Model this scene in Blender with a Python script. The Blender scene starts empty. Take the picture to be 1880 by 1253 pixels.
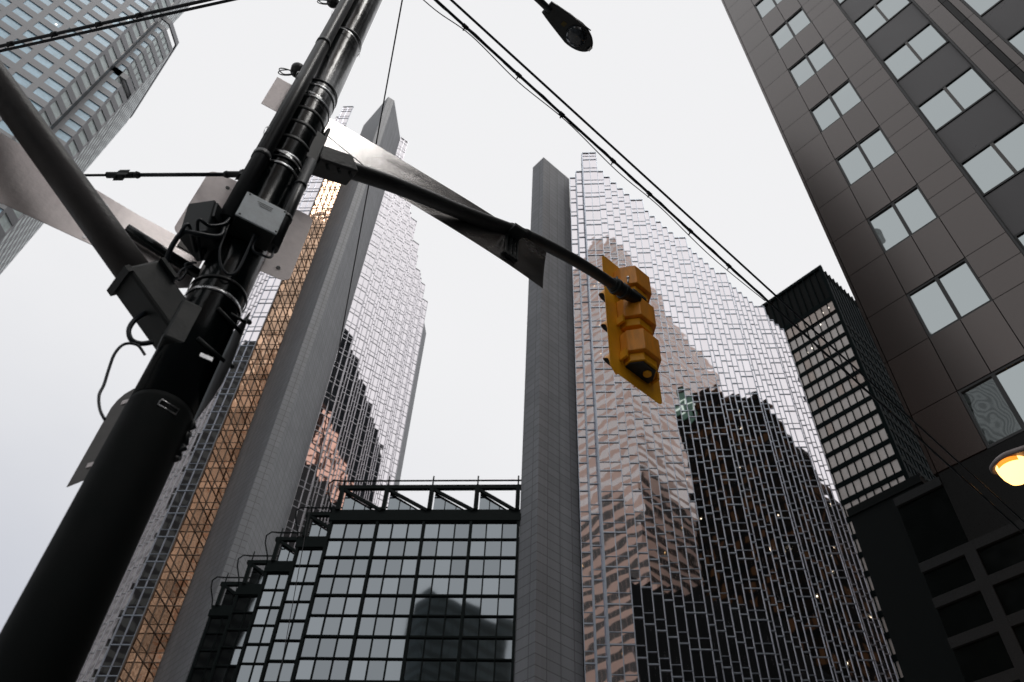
import bpy, math, random
from math import sin, cos, tan, radians, sqrt, pi, atan2, hypot
from mathutils import Vector, Matrix
random.seed(7)
S = sqrt(0.5)
scene = bpy.context.scene
COL = scene.collection

# ------------------------------------------------------------------ helpers
class MB:
    """collects faces (world coordinates) into one mesh"""
    def __init__(self):
        self.v = []; self.f = []; self.s = []
    def face(self, pts, smooth=False):
        n = len(self.v)
        self.v += [tuple(p) for p in pts]
        self.f.append(tuple(range(n, n + len(pts)))); self.s.append(smooth)
    def box(self, x0, x1, y0, y1, z0, z1):
        self.obox(Vector((x0, y0, z0)), Vector((x1 - x0, 0, 0)), Vector((0, y1 - y0, 0)), Vector((0, 0, z1 - z0)))
    def obox(self, o, a, b, c):
        o, a, b, c = Vector(o), Vector(a), Vector(b), Vector(c)
        if a.cross(b).dot(c) < 0: a, b = b, a
        P = [o, o + a, o + a + b, o + b, o + c, o + a + c, o + a + b + c, o + b + c]
        n = len(self.v); self.v += [tuple(p) for p in P]
        for q in ((0, 3, 2, 1), (4, 5, 6, 7), (0, 1, 5, 4), (1, 2, 6, 5), (2, 3, 7, 6), (3, 0, 4, 7)):
            self.f.append(tuple(n + i for i in q)); self.s.append(False)
    def tube(self, pts, r, n=12, caps=True):
        pts = [Vector(p) for p in pts]; m = len(pts)
        rr = r if isinstance(r, (list, tuple)) else [r] * m
        rings = []; up = None
        for i, p in enumerate(pts):
            t = (pts[min(i + 1, m - 1)] - pts[max(i - 1, 0)]).normalized()
            if up is None:
                up = Vector((0, 0, 1)) if abs(t.z) < .9 else Vector((1, 0, 0))
            up = (up - t * up.dot(t)).normalized()
            w = t.cross(up)
            b = len(self.v)
            for k in range(n):
                a = 2 * pi * k / n
                self.v.append(tuple(p + (up * cos(a) + w * sin(a)) * rr[i]))
            rings.append(b)
        for i in range(m - 1):
            for k in range(n):
                k2 = (k + 1) % n
                self.f.append((rings[i] + k, rings[i] + k2, rings[i + 1] + k2, rings[i + 1] + k)); self.s.append(True)
        if caps:
            self.f.append(tuple(rings[0] + k for k in reversed(range(n)))); self.s.append(False)
            self.f.append(tuple(rings[-1] + k for k in range(n))); self.s.append(False)
    def prism(self, poly, ext):
        """poly: 3D outline, ext: extrusion vector"""
        poly = [Vector(p) for p in poly]; ext = Vector(ext)
        nrm = Vector((0, 0, 0))
        for i in range(len(poly)):
            nrm += poly[i].cross(poly[(i + 1) % len(poly)])
        if nrm.dot(ext) < 0: poly = poly[::-1]
        n = len(self.v); m = len(poly)
        self.v += [tuple(p) for p in poly] + [tuple(p + ext) for p in poly]
        self.f.append(tuple(n + i for i in reversed(range(m)))); self.s.append(False)
        self.f.append(tuple(n + m + i for i in range(m))); self.s.append(False)
        for i in range(m):
            j = (i + 1) % m
            self.f.append((n + i, n + j, n + m + j, n + m + i)); self.s.append(False)
    def lathe(self, c, prof, axis=(0, 0, 1), n=24):
        """prof: list of (radius, height along the axis)"""
        c = Vector(c); ax = Vector(axis).normalized()
        u = ax.orthogonal().normalized(); w = ax.cross(u)
        base = len(self.v)
        for r, h in prof:
            for k in range(n):
                a = 2 * pi * k / n
                self.v.append(tuple(c + ax * h + (u * cos(a) + w * sin(a)) * r))
        for i in range(len(prof) - 1):
            for k in range(n):
                k2 = (k + 1) % n
                self.f.append((base + i * n + k, base + i * n + k2, base + (i + 1) * n + k2, base + (i + 1) * n + k)); self.s.append(True)
        for i in (0, len(prof) - 1):
            q = [base + i * n + k for k in range(n)]
            self.f.append(tuple(q[::-1] if i == 0 else q)); self.s.append(False)
    def build(self, name, mat, parent=None, bevel=0, props=None):
        off = Vector((0, 0, 0))
        if parent is not None:
            off = ROOTS[parent.name]
        me = bpy.data.meshes.new(name)
        me.from_pydata([(p[0] - off.x, p[1] - off.y, p[2] - off.z) for p in self.v], [], self.f)
        uvl = me.uv_layers.new(name='UVMap')
        for poly in me.polygons:
            nr = poly.normal
            if abs(nr.z) > .9:
                u, w = Vector((1, 0, 0)), Vector((0, 1, 0))
            else:
                u = Vector((0, 0, 1)).cross(nr).normalized(); w = Vector((0, 0, 1))
            for li in poly.loop_indices:
                co = me.vertices[me.loops[li].vertex_index].co + off
                uvl.data[li].uv = (co.dot(u), co.dot(w))
        me.polygons.foreach_set('use_smooth', self.s)
        me.update()
        o = bpy.data.objects.new(name, me); COL.objects.link(o)
        me.materials.append(mat)
        if parent is not None:
            o.parent = parent; ROOTS[o.name] = off
        else:
            ROOTS[o.name] = Vector((0, 0, 0))
        if bevel:
            b = o.modifiers.new('Bevel', 'BEVEL'); b.width = bevel; b.segments = 2; b.limit_method = 'ANGLE'
        if props:
            for k, val in props.items(): o[k] = val
        return o
ROOTS = {}
def thing(name, label, cat, loc, group=None):
    o = bpy.data.objects.new(name, None); COL.objects.link(o)
    o.location = loc; o.empty_display_size = .3
    o['label'] = label; o['category'] = cat
    if group: o['group'] = group
    ROOTS[o.name] = Vector(loc)
    return o
def tag(o, label, cat, group=None):
    o['label'] = label; o['category'] = cat
    if group: o['group'] = group
    return o
def structure(o):
    o['kind'] = 'structure'; return o
def V3(x, y, z=0.0): return Vector((x, y, z))
DX, DY = V3(1, 0), V3(0, 1)
D5, D95 = V3(S, S), V3(S, -S)     # diagonals of the street grid
UP = V3(0, 0, 1)

# ------------------------------------------------------------------ materials
def new_mat(name):
    m = bpy.data.materials.new(name); m.use_nodes = True
    nt = m.node_tree; b = nt.nodes['Principled BSDF']
    return m, nt, b
def nd(nt, typ, **kw):
    n = nt.nodes.new(typ)
    for k, v in kw.items(): setattr(n, k, v)
    return n
def val(n, i, v): n.inputs[i].default_value = v
def mth(nt, op, a, b=None, clamp=False):
    n = nd(nt, 'ShaderNodeMath', operation=op); n.use_clamp = clamp
    for i, x in enumerate((a, b)):
        if x is None: continue
        if isinstance(x, (int, float)): n.inputs[i].default_value = x
        else: nt.links.new(x, n.inputs[i])
    return n.outputs[0]
def mixc(nt, fac, a, b):
    n = nd(nt, 'ShaderNodeMix', data_type='RGBA')
    if isinstance(fac, (int, float)): n.inputs[0].default_value = fac
    else: nt.links.new(fac, n.inputs[0])
    for i, x in ((6, a), (7, b)):
        if isinstance(x, tuple): n.inputs[i].default_value = (x[0], x[1], x[2], 1)
        else: nt.links.new(x, n.inputs[i])
    return n.outputs[2]
def basic(name, col, rough=.5, metal=0, spec=.5, var=.0, vscale=3., bump=0, bscale=40., stretch=None, ior=1.5):
    """plain surface with a little cloudy variation and grain"""
    m, nt, b = new_mat(name)
    val(b, 'Roughness', rough); val(b, 'Metallic', metal); val(b, 'Specular IOR Level', spec); val(b, 'IOR', ior)
    val(b, 'Base Color', (*col, 1))
    tc = nd(nt, 'ShaderNodeTexCoord')
    src = tc.outputs['Object']
    if stretch:
        mp = nd(nt, 'ShaderNodeMapping'); val(mp, 'Scale', stretch); nt.links.new(src, mp.inputs[0]); src = mp.outputs[0]
    if var:
        n = nd(nt, 'ShaderNodeTexNoise'); val(n, 'Scale', vscale); val(n, 'Detail', 6); val(n, 'Roughness', .65)
        nt.links.new(src, n.inputs['Vector'])
        f = mth(nt, 'MULTIPLY_ADD', n.outputs[0], 2.4); f.node.inputs[2].default_value = -.7; f.node.use_clamp = True
        c = mixc(nt, f, tuple(x * (1 - var) for x in col), tuple(min(1, x * (1 + var)) for x in col))
        nt.links.new(c, b.inputs['Base Color'])
        r = mth(nt, 'MULTIPLY_ADD', n.outputs[0], .25); r.node.inputs[2].default_value = rough - .12; r.node.use_clamp = True
        nt.links.new(r, b.inputs['Roughness'])
    if bump:
        n2 = nd(nt, 'ShaderNodeTexNoise'); val(n2, 'Scale', bscale); val(n2, 'Detail', 4)
        nt.links.new(src, n2.inputs['Vector'])
        bp = nd(nt, 'ShaderNodeBump'); val(bp, 'Strength', bump); val(bp, 'Distance', .02)
        nt.links.new(n2.outputs[0], bp.inputs['Height']); nt.links.new(bp.outputs[0], b.inputs['Normal'])
    return m
def mirror_glass(name, col, rough=.02, wob=.0035, wscale=.22, var=.06):
    """metal-coated window glass: mirrors its surroundings, slightly wavy from pane to pane"""
    m, nt, b = new_mat(name)
    val(b, 'Metallic', 1); val(b, 'Roughness', rough)
    g = nd(nt, 'ShaderNodeNewGeometry')
    r = mth(nt, 'MULTIPLY', g.outputs['Random Per Island'], 1.0)
    c = mixc(nt, r, tuple(x * (1 - var) for x in col), tuple(min(1, x * (1 + var * .3)) for x in col))
    nt.links.new(c, b.inputs['Base Color'])
    if wob:
        tc = nd(nt, 'ShaderNodeTexCoord')
        n = nd(nt, 'ShaderNodeTexNoise'); val(n, 'Scale', wscale); val(n, 'Detail', 1.5)
        nt.links.new(tc.outputs['Object'], n.inputs['Vector'])
        bp = nd(nt, 'ShaderNodeBump'); val(bp, 'Strength', 1); val(bp, 'Distance', wob * 10)
        nt.links.new(n.outputs[0], bp.inputs['Height']); nt.links.new(bp.outputs[0], b.inputs['Normal'])
    return m
def panel_stone(name, col, pw, ph, joint=.02, rough=.5, var=.10, spec=.5, grain=.12, offset=0.0, dark=.45):
    """stone cladding in panels pw x ph metres with fine joints, per-panel tone"""
    m, nt, b = new_mat(name)
    tc = nd(nt, 'ShaderNodeTexCoord')
    br = nd(nt, 'ShaderNodeTexBrick'); br.offset = offset; br.squash = 1
    val(br, 'Scale', 1); val(br, 'Mortar Size', joint); val(br, 'Brick Width', pw); val(br, 'Row Height', ph)
    val(br, 'Mortar Smooth', .1); val(br, 'Bias', 0)
    val(br, 'Color1', (*[x * (1 - var) for x in col], 1)); val(br, 'Color2', (*[x * (1 + var) for x in col], 1))
    val(br, 'Mortar', (*[x * dark for x in col], 1))
    nt.links.new(tc.outputs['UV'], br.inputs['Vector'])
    n = nd(nt, 'ShaderNodeTexNoise'); val(n, 'Scale', 14.); val(n, 'Detail', 5)
    nt.links.new(tc.outputs['UV'], n.inputs['Vector'])
    n3 = nd(nt, 'ShaderNodeTexNoise'); val(n3, 'Scale', .12); val(n3, 'Detail', 3)
    nt.links.new(tc.outputs['UV'], n3.inputs['Vector'])
    f = mth(nt, 'MULTIPLY_ADD', n.outputs[0], grain * 2); f.node.inputs[2].default_value = 1 - grain
    f2 = mth(nt, 'MULTIPLY_ADD', n3.outputs[0], .3); f2.node.inputs[2].default_value = .85
    ms = nd(nt, 'ShaderNodeMapping'); val(ms, 'Scale', (1.6, .022, 1)); nt.links.new(tc.outputs['UV'], ms.inputs[0])
    n4 = nd(nt, 'ShaderNodeTexNoise'); val(n4, 'Scale', 1.); val(n4, 'Detail', 4); nt.links.new(ms.outputs[0], n4.inputs['Vector'])
    f3 = mth(nt, 'MULTIPLY_ADD', n4.outputs[0], .5); f3.node.inputs[2].default_value = .75
    ff = mth(nt, 'MULTIPLY', mth(nt, 'MULTIPLY', f, f2), f3)
    vm = nd(nt, 'ShaderNodeVectorMath', operation='SCALE')
    nt.links.new(br.outputs['Color'], vm.inputs[0]); nt.links.new(ff, vm.inputs['Scale'])
    nt.links.new(vm.outputs[0], b.inputs['Base Color'])
    val(b, 'Roughness', rough); val(b, 'Specular IOR Level', spec)
    return m
def facade_mat(name, wall, glass, w, h, fu, fv, glass_metal=.0, glass_rough=.06, lit=0.0, litcol=(1, .6, .25), litpow=1., dim=0.0, dimcol=(.5, .25, .1), dimpow=.1, wrough=.4, ior=1.5):
    """whole office facade as a pattern: windows w x h pitch, fu / fv the glazed fraction; some windows lit"""
    m, nt, b = new_mat(name)
    tc = nd(nt, 'ShaderNodeTexCoord'); sx = nd(nt, 'ShaderNodeSeparateXYZ'); nt.links.new(tc.outputs['UV'], sx.inputs[0])
    u = mth(nt, 'DIVIDE', sx.outputs[0], w); v = mth(nt, 'DIVIDE', sx.outputs[1], h)
    mu = mth(nt, 'LESS_THAN', mth(nt, 'FRACT', u), fu); mv = mth(nt, 'LESS_THAN', mth(nt, 'FRACT', v), fv)
    mask = mth(nt, 'MULTIPLY', mu, mv)
    cell = nd(nt, 'ShaderNodeCombineXYZ'); nt.links.new(mth(nt, 'FLOOR', u), cell.inputs[0]); nt.links.new(mth(nt, 'FLOOR', v), cell.inputs[1])
    wn = nd(nt, 'ShaderNodeTexWhiteNoise', noise_dimensions='2D'); nt.links.new(cell.outputs[0], wn.inputs['Vector'])
    nt.links.new(mixc(nt, mask, wall, glass), b.inputs['Base Color'])
    nt.links.new(mth(nt, 'MULTIPLY', mask, glass_metal), b.inputs['Metallic'])
    r = nd(nt, 'ShaderNodeMix', data_type='FLOAT'); nt.links.new(mask, r.inputs[0]); r.inputs[2].default_value = wrough; r.inputs[3].default_value = glass_rough
    nt.links.new(r.outputs[0], b.inputs['Roughness']); val(b, 'Specular IOR Level', .12); val(b, 'IOR', ior)
    if lit or dim:
        l1 = mth(nt, 'LESS_THAN', wn.outputs[0], lit); l2 = mth(nt, 'GREATER_THAN', wn.outputs[0], 1 - dim)
        # a lit ceiling panel fills only the middle of its window
        cu = mth(nt, 'LESS_THAN', mth(nt, 'ABSOLUTE', mth(nt, 'SUBTRACT', mth(nt, 'FRACT', u), .3)), .09)
        cv = mth(nt, 'LESS_THAN', mth(nt, 'ABSOLUTE', mth(nt, 'SUBTRACT', mth(nt, 'FRACT', v), .3)), .06)
        l1 = mth(nt, 'MULTIPLY', mth(nt, 'MULTIPLY', l1, cu), cv)
        st = mth(nt, 'ADD', mth(nt, 'MULTIPLY', l1, litpow), mth(nt, 'MULTIPLY', l2, dimpow))
        nt.links.new(mth(nt, 'MULTIPLY', st, mask), b.inputs['Emission Strength'])
        nt.links.new(mixc(nt, l1, dimcol, litcol), b.inputs['Emission Color'])
    return m

M = {}
M['asphalt'] = basic('asphalt', (.045, .045, .048), .85, var=.3, vscale=.8, bump=.4, bscale=60)
M['paving'] = panel_stone('paving', (.28, .27, .26), 1.5, 1.5, .015, .8)
M['black_paint'] = basic('black_paint', (.004, .0075, .0085), .19, var=.5, vscale=9, spec=.30, bump=.10, bscale=22, stretch=(1, 1, .35))
M['pole_matte'] = basic('pole_matte', (.0025, .0045, .0045), .75, var=.3, vscale=10, spec=.15)
M['box_grey'] = basic('box_grey', (.030, .037, .040), .5, var=.2, vscale=12)
M['black_matte'] = basic('black_matte', (.007, .0115, .012), .5, var=.35, vscale=14, bump=.04, bscale=70)
M['conduit'] = basic('conduit', (.022, .026, .028), .38, var=.25, vscale=6, stretch=(1, 1, .2))
M['steel_band'] = basic('steel_band', (.62, .63, .64), .28, metal=1, var=.25, vscale=20)
M['grey_arm'] = basic('grey_arm', (.030, .032, .033), .42, var=.3, vscale=5, bump=.12, bscale=45)
M['brown_arm'] = basic('brown_arm', (.032, .029, .029), .48, var=.3, vscale=5, bump=.1, bscale=40)
M['box_cover'] = basic('box_cover', (.58, .65, .69), .42, var=.2, vscale=12)
M['sign_back'] = basic('sign_back', (.86, .79, .785), .5, metal=.25, var=.16, vscale=7, bump=.06, bscale=90)
M['sign_sheet'] = basic('sign_sheet', (.61, .59, .585), .24, metal=1, var=.10, vscale=3, bump=.03, bscale=30, stretch=(1, 1, 3))
M['brushed_sheet'] = basic('brushed_sheet', (.80, .74, .73), .36, metal=.75, var=.14, vscale=6, bump=.04, bscale=70)
M['dull_sheet'] = basic('dull_sheet', (.11, .105, .10), .5, metal=.4, var=.25, vscale=9)
M['dark_sheet'] = basic('dark_sheet', (.022, .024, .026), .34, metal=.2, var=.35, vscale=8)
M['signal_yellow'] = basic('signal_yellow', (1.0, .405, .007), .42, var=.20, vscale=7, bump=.05, bscale=60)
M['signal_brown'] = basic('signal_brown', (.84, .31, .015), .44, var=.22, vscale=18, stretch=(1, 1, .25))
M['lens_dark'] = basic('lens_dark', (.02, .012, .01), .2, var=.3, vscale=20)
M['rubber'] = basic('rubber', (.006, .009, .012), .5, var=.3, vscale=30)
M['wire'] = basic('wire', (.004, .010, .017), .45)
M['wire_grey'] = basic('wire_grey', (.06, .06, .065), .5)
M['lamp_body'] = basic('lamp_body', (.022, .027, .030), .4, var=.4, vscale=10)
M['lamp_shell'] = basic('lamp_shell', (.16, .13, .125), .4, metal=.3, var=.2)
M['lamp_glass'] = basic('lamp_glass', (.035, .042, .05), .06, var=.8, vscale=6, spec=.9)
M['label_yellow'] = basic('label_yellow', (.12, .09, .02), .6)
M['pier'] = panel_stone('pier_granite', (.195, .203, .22), 1.55, .93, .035, .55, var=.08, dark=.42, grain=.06)
M['alu'] = basic('aluminium', (.33, .365, .42), .36, metal=1, var=.06)
M['alu_dark'] = basic('aluminium_pale', (.50, .50, .53), .38, metal=1, var=.06)
M['amber_bar'] = basic('amber_mullion', (.20, .155, .125), .5, metal=.4)
M['gold_glass'] = mirror_glass('gold_glass', (.93, .885, .91), wob=.0019, wscale=.26)
M['amber_glass'] = mirror_glass('amber_glass', (.85, .675, .545), rough=.03, wob=.004, wscale=.35, var=.38)  # gold glass with its repeated reflections painted in as a deeper tint
M['atrium_glass'] = mirror_glass('atrium_glass', (.262, .287, .305), rough=.035, wob=.0025, wscale=.18, var=.22)
M['atrium_frame'] = basic('atrium_frame', (.0045, .008, .008), .5, var=.2, spec=.06)
M['td_frame'] = basic('td_frame', (.0045, .008, .0085), .6, var=.2, spec=.015)
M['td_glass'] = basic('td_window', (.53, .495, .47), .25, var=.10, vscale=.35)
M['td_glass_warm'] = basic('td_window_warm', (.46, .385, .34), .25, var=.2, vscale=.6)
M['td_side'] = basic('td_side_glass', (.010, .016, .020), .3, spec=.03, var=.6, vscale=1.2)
M['granite_brown'] = basic('granite_brown', (.024, .0165, .0145), .16, var=.3, vscale=26, spec=.5, ior=1.78)
M['granite_brown'].node_tree.nodes['Principled BSDF'].inputs['Specular Tint'].default_value = (1, .90, .86, 1)
_nt = M['granite_brown'].node_tree; _b = _nt.nodes['Principled BSDF']; _src = _b.inputs['Base Color'].links[0].from_socket
_g = nd(_nt, 'ShaderNodeNewGeometry'); _k = mth(_nt, 'MULTIPLY_ADD', _g.outputs['Random Per Island'], .7); _k.node.inputs[2].default_value = .65
_vm = nd(_nt, 'ShaderNodeVectorMath', operation='SCALE'); _nt.links.new(_src, _vm.inputs[0]); _nt.links.new(_k, _vm.inputs['Scale']); _nt.links.new(_vm.outputs[0], _b.inputs['Base Color'])
M['granite_dark'] = basic('granite_dark', (.006, .0065, .0065), .3, var=.2, vscale=30, spec=.15)
M['granite_bar'] = basic('granite_bar', (.017, .019, .0205), .6, var=.45, vscale=38, spec=.12)
M['black_glass'] = basic('black_glass', (.0035, .005, .005), .12, var=.2, spec=.2)
M['backing'] = basic('joint_black', (.005, .0065, .0065), .7, spec=.08)
M['spandrel'] = basic('spandrel_metal', (.062, .059, .061), .30, metal=.35, var=.06, vscale=.5)
M['win_frame'] = basic('window_frame', (.010, .012, .013), .45)
M['win_mull'] = basic('window_mullion', (.075, .068, .062), .4)
M['brown_glass'] = mirror_glass('office_window_glass', (.405, .445, .45), rough=.02, wob=.0035, wscale=.6, var=.22)
M['bay_stone'] = basic('bay_stone', (.262, .268, .285), .6, var=.08, vscale=2)
M['bay_glass'] = basic('bay_window_glass', (.41, .60, .73), .35, var=.2, vscale=.8, spec=.25)  # sky reflection painted in as a flat pale blue
M['bay_glass_grey'] = basic('bay_window_glass_grey', (.58, .66, .66), .35, var=.2, vscale=1.2, spec=.25)
M['bay_dark'] = basic('bay_recess', (.05, .055, .06), .4)
def emit(name, col, st):
    m, nt, b = new_mat(name); val(b, 'Emission Color', (*col, 1)); val(b, 'Emission Strength', st); val(b, 'Base Color', (*col, 1)); return m
M['lamp_rim'] = emit('lamp_rim', (1, .30, .03), 1.3)  # for the added ring that imitates the lamp's orange fringe
M['lamp_lit'] = emit('lamp_lit', (1, .52, .16), 3.8)
M['ceiling_light'] = emit('ceiling_light', (1, .93, .82), 1.6)
M['ceiling_warm'] = emit('ceiling_warm', (1, .50, .18), .8)

# ------------------------------------------------------------------ camera
f_px = 1503.55
Zc = Vector((75, 1316.5, -f_px)).normalized()
Yc = Vector((-1978, -1604.5, -f_px)).normalized()
Yc = (Yc - Zc * Yc.dot(Zc)).normalized()
Xc = Yc.cross(Zc)
cam = bpy.data.cameras.new('camera'); co = bpy.data.objects.new('camera', cam); COL.objects.link(co)
cam.sensor_width = 36; cam.lens = 36 * f_px / 1880; cam.clip_start = .05; cam.clip_end = 4000
co.matrix_world = Matrix(((Xc.x, Xc.y, Xc.z, 0), (Yc.x, Yc.y, Yc.z, 0), (Zc.x, Zc.y, Zc.z, 1.6), (0, 0, 0, 1)))
scene.camera = co
cam.dof.use_dof = True; cam.dof.focus_distance = 7.5; cam.dof.aperture_fstop = 3.2

# ------------------------------------------------------------------ sky, sun
w = bpy.data.worlds.new('World'); scene.world = w; w.use_nodes = True
nt = w.node_tree; bg = nt.nodes['Background']
sun_az = radians(265); SEL = 66      # high in the south behind the cloud
sky = nd(nt, 'ShaderNodeTexSky', sky_type='NISHITA'); sky.sun_disc = False
sky.sun_elevation = radians(SEL); sky.sun_rotation = radians(90) - sun_az
tc = nd(nt, 'ShaderNodeTexCoord')
mp = nd(nt, 'ShaderNodeMapping'); val(mp, 'Scale', (1.2, 1.2, 2.2)); nt.links.new(tc.outputs['Generated'], mp.inputs[0])
no = nd(nt, 'ShaderNodeTexNoise'); val(no, 'Scale', 1.6); val(no, 'Detail', 5); val(no, 'Roughness', .5)
nt.links.new(mp.outputs[0], no.inputs['Vector'])
sx = nd(nt, 'ShaderNodeSeparateXYZ'); nt.links.new(tc.outputs['Generated'], sx.inputs[0])
# cloud deck: a white overcast, a touch greyer low in the north
low = mth(nt, 'SUBTRACT', .74, sx.outputs[2]); low = mth(nt, 'MULTIPLY', low, 3.2, True)
west = mth(nt, 'MULTIPLY_ADD', sx.outputs[1], 2.2); west.node.inputs[2].default_value = -1.1; west.node.use_clamp = True
g = mth(nt, 'MULTIPLY', low, west)
g = mth(nt, 'ADD', g, mth(nt, 'MULTIPLY_ADD', no.outputs[0], .5)); g.node.inputs[1].default_value = 0
nz = mth(nt, 'MULTIPLY_ADD', no.outputs[0], 1.2); nz.node.inputs[2].default_value = -.50; nz.node.use_clamp = True
g2 = mth(nt, 'ADD', mth(nt, 'MULTIPLY', low, west), mth(nt, 'MULTIPLY', nz, west), True)
cloud = mixc(nt, g2, (8.60, 8.60, 8.72), (5.7, 5.9, 6.5))
mx = mixc(nt, .985, sky.outputs[0], cloud)
nt.links.new(mx, bg.inputs['Color']); bg.inputs['Strength'].default_value = .1035
sl = bpy.data.lights.new('sun', 'SUN'); sl.energy = 1.3; sl.angle = radians(25); sl.color = (1, .97, .93)
so = bpy.data.objects.new('sun', sl); COL.objects.link(so)
sd = Vector((cos(sun_az) * cos(radians(SEL)), sin(sun_az) * cos(radians(SEL)), sin(radians(SEL))))
so.rotation_euler = sd.to_track_quat('Z', 'Y').to_euler(); so.location = (0, -20, 60)

# ------------------------------------------------------------------ ground
mb = MB(); mb.face([(-1500, -1500, 0), (1500, -1500, 0), (1500, 1500, 0), (-1500, 1500, 0)]); structure(mb.build('ground', M['asphalt']))
mb = MB(); mb.box(-120, 160, 1.6, 40, .004, .14); structure(mb.build('pavement', M['paving']))
mb = MB(); mb.box(14.5, 60, -38, -.4, .004, .14); structure(mb.build('pavement', M['paving']))

# ------------------------------------------------------------------ curtain wall strips of the glass towers
def strip(parent, p0, d, nrm, n, pw, z0, z1, fh, glass, alu, rnd, zref=None, ends=True, jit=.0028, spf=.30, vw=.07, hw=.125):
    """one flat strip of curtain wall: n panes wide from p0 along d, outward normal nrm; returns the part"""
    if zref is None: zref = z1
    g = MB(); fr = MB()
    levels = []
    z = zref
    while z > z0: z -= fh
    levels = []
    while z < z1 - .01:
        levels.append(z); z += fh
    for zz in levels:
        za, zm, zb = max(zz, z0), max(zz + fh * spf, z0), min(zz + fh, z1)
        for i in range(n):
            a, b = p0 + d * (pw * i), p0 + d * (pw * (i + 1))
            for lo, hi in ((za, zm), (zm, zb)):
                if hi - lo < .05: continue
                t1, t2 = rnd.uniform(-jit, jit), rnd.uniform(-jit, jit)
                g.face([a + UP * lo + nrm * (t1 + t2), b + UP * lo + nrm * (t2 - t1), b + UP * hi + nrm * (-t1 - t2), a + UP * hi + nrm * (t1 - t2)])
        if zz > z0:
            fr.obox(p0 + UP * (zz - hw / 2) + nrm * .012, d * (pw * n), nrm * .075, UP * hw)
        if z0 < zz + fh * spf < z1:
            fr.obox(p0 + UP * (zz + fh * spf - .03) + nrm * .012, d * (pw * n), nrm * .05, UP * .06)
    for i in range(n + 1):
        if not ends and i in (0, n): continue
        c = p0 + d * (pw * i) - d * (vw / 2)
        fr.obox(c + UP * z0 + nrm * .011, d * vw, nrm * .105, UP * (z1 - z0))
    fr.obox(p0 + UP * (z1 - .05) - nrm * .3, d * (pw * n), nrm * .43, UP * .12)
    if g.f and (Vector(g.v[1]) - Vector(g.v[0])).cross(Vector(g.v[2]) - Vector(g.v[1])).dot(nrm) < 0:
        g.f = [q[::-1] for q in g.f]
    o = g.build('glass_bay', glass, parent)
    fr.build('mullion_grid', alu, o)
    return o

rnd = random.Random(3)
FH = 3.52
# ---- right tower (nearer, 112 m)
R = thing('glass_tower', 'mirror-glass tower behind the yellow traffic light, dark grey stone pier on its left edge', 'tower', (60, 60, 0), 'faceted mirror-glass towers')
mb = MB(); mb.prism([(40.59, 44.19, 0), (45.95, 44.19, 0), (45.95, 46.9, 0), (40.59, 46.55, 0)], (0, 0, 111.95)); mb.build('pier', M['pier'], R)
p = V3(45.97, 44.05); TOP = 112.0
strip(R, p, D95, -D5, 1, .95, 0, TOP, FH, M['gold_glass'], M['alu'], rnd); p = p + D95 * .95
strip(R, p - D5 * 1.05, D5, -D95, 1, 1.05, 0, TOP, FH, M['gold_glass'], M['alu'], rnd); p = p - D5 * 1.05
strip(R, p, D95, -D5, 1, .95, 0, TOP, FH, M['gold_glass'], M['alu'], rnd); p = p + D95 * .95
strip(R, p - D5 * 2.0, D5, -D95, 2, 1.0, 0, TOP + 2.0, FH, M['gold_glass'], M['alu'], rnd, zref=TOP); p = p - D5 * 2.0
RIGHT_END = 94.0
k = 0; ztops = {}
while p.x < RIGHT_END:
    n = 2 if k % 6 == 0 else 1
    zt = TOP + (2.0 if k == 0 else 0)
    strip(R, p, D95, -D5, n, 1.03, 0, zt, FH, M['gold_glass'], M['alu'], rnd, zref=TOP); p = p + D95 * (1.03 * n)
    dep = 1.03 * n
    mb = MB(); q = p + D5 * dep
    mb.face([p, p + UP * zt, q + UP * zt, q]); mb.face([p - D95 * .4, p - D95 * .4 + UP * zt, q - D95 * .4 + UP * zt, q - D95 * .4][::-1])
    mb.build('glass_return', M['gold_glass'], R)
    p = p + D5 * dep; k += 1
endp = p.copy()
mb = MB(); mb.prism([(46.3, 45.4, 0), (50.0, 43.9, 0), (endp.x, endp.y + 1.2, 0), (endp.x, 75, 0), (72, 75, 0)], (0, 0, TOP - .6)); mb.build('core', M['black_glass'], R)
# ---- left tower (farther, 180 m)
L = thing('glass_tower', 'taller mirror-glass tower behind the black pole, with broad pale grey pier and amber strip', 'tower', (40, 110, 0), 'faceted mirror-glass towers')
mb = MB(); mb.prism([(28.8, 84.7, 0), (30.35, 84.5, 0), (37.3, 91.4, 0), (37.3, 96, 0), (28.75, 94.6, 0)], (0, 0, 180)); mb.build('pier', M['pier'], L)
p = V3(37.32, 91.5); k = 0; TL_ = 176.0
pat = [2, 1, 1, 2, 1, 1, 1]
while True:
    n = pat[k % 7]
    if (p.y + n * 1.03) / (p.x + n * 1.03) < tan(radians(60.15)): break
    zt = 176 + 5.2 * ((k * 5) % 4 == 0)
    if k > 12: zt = 176 - 3.6 * ((k - 12) % 5 < 2)
    strip(L, p, DX, -DY, n, 1.03, 20, zt, 3.6, M['gold_glass'], M['alu_dark'], rnd, zref=176, jit=.0028, vw=.075, hw=.125)
    p = p + DX * (1.03 * n)
    mb = MB(); q = p + DY * (1.03 * n)
    mb.face([p + UP * 20, p + UP * zt, q + UP * zt, q + UP * 20]); mb.face([p - DX * .4 + UP * 20, q - DX * .4 + UP * 20, q - DX * .4 + UP * zt, p - DX * .4 + UP * zt])
    mb.build('glass_return', M['gold_glass'], L)
    p = q; k += 1
mb = MB(); mb.prism([p, p + D5 * 7.2, p + D5 * 7.2 + V3(-2, 3), p + V3(-2.4, 3)], (0, 0, 174.5)); mb.build('end_pier', M['pier'], L)
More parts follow.
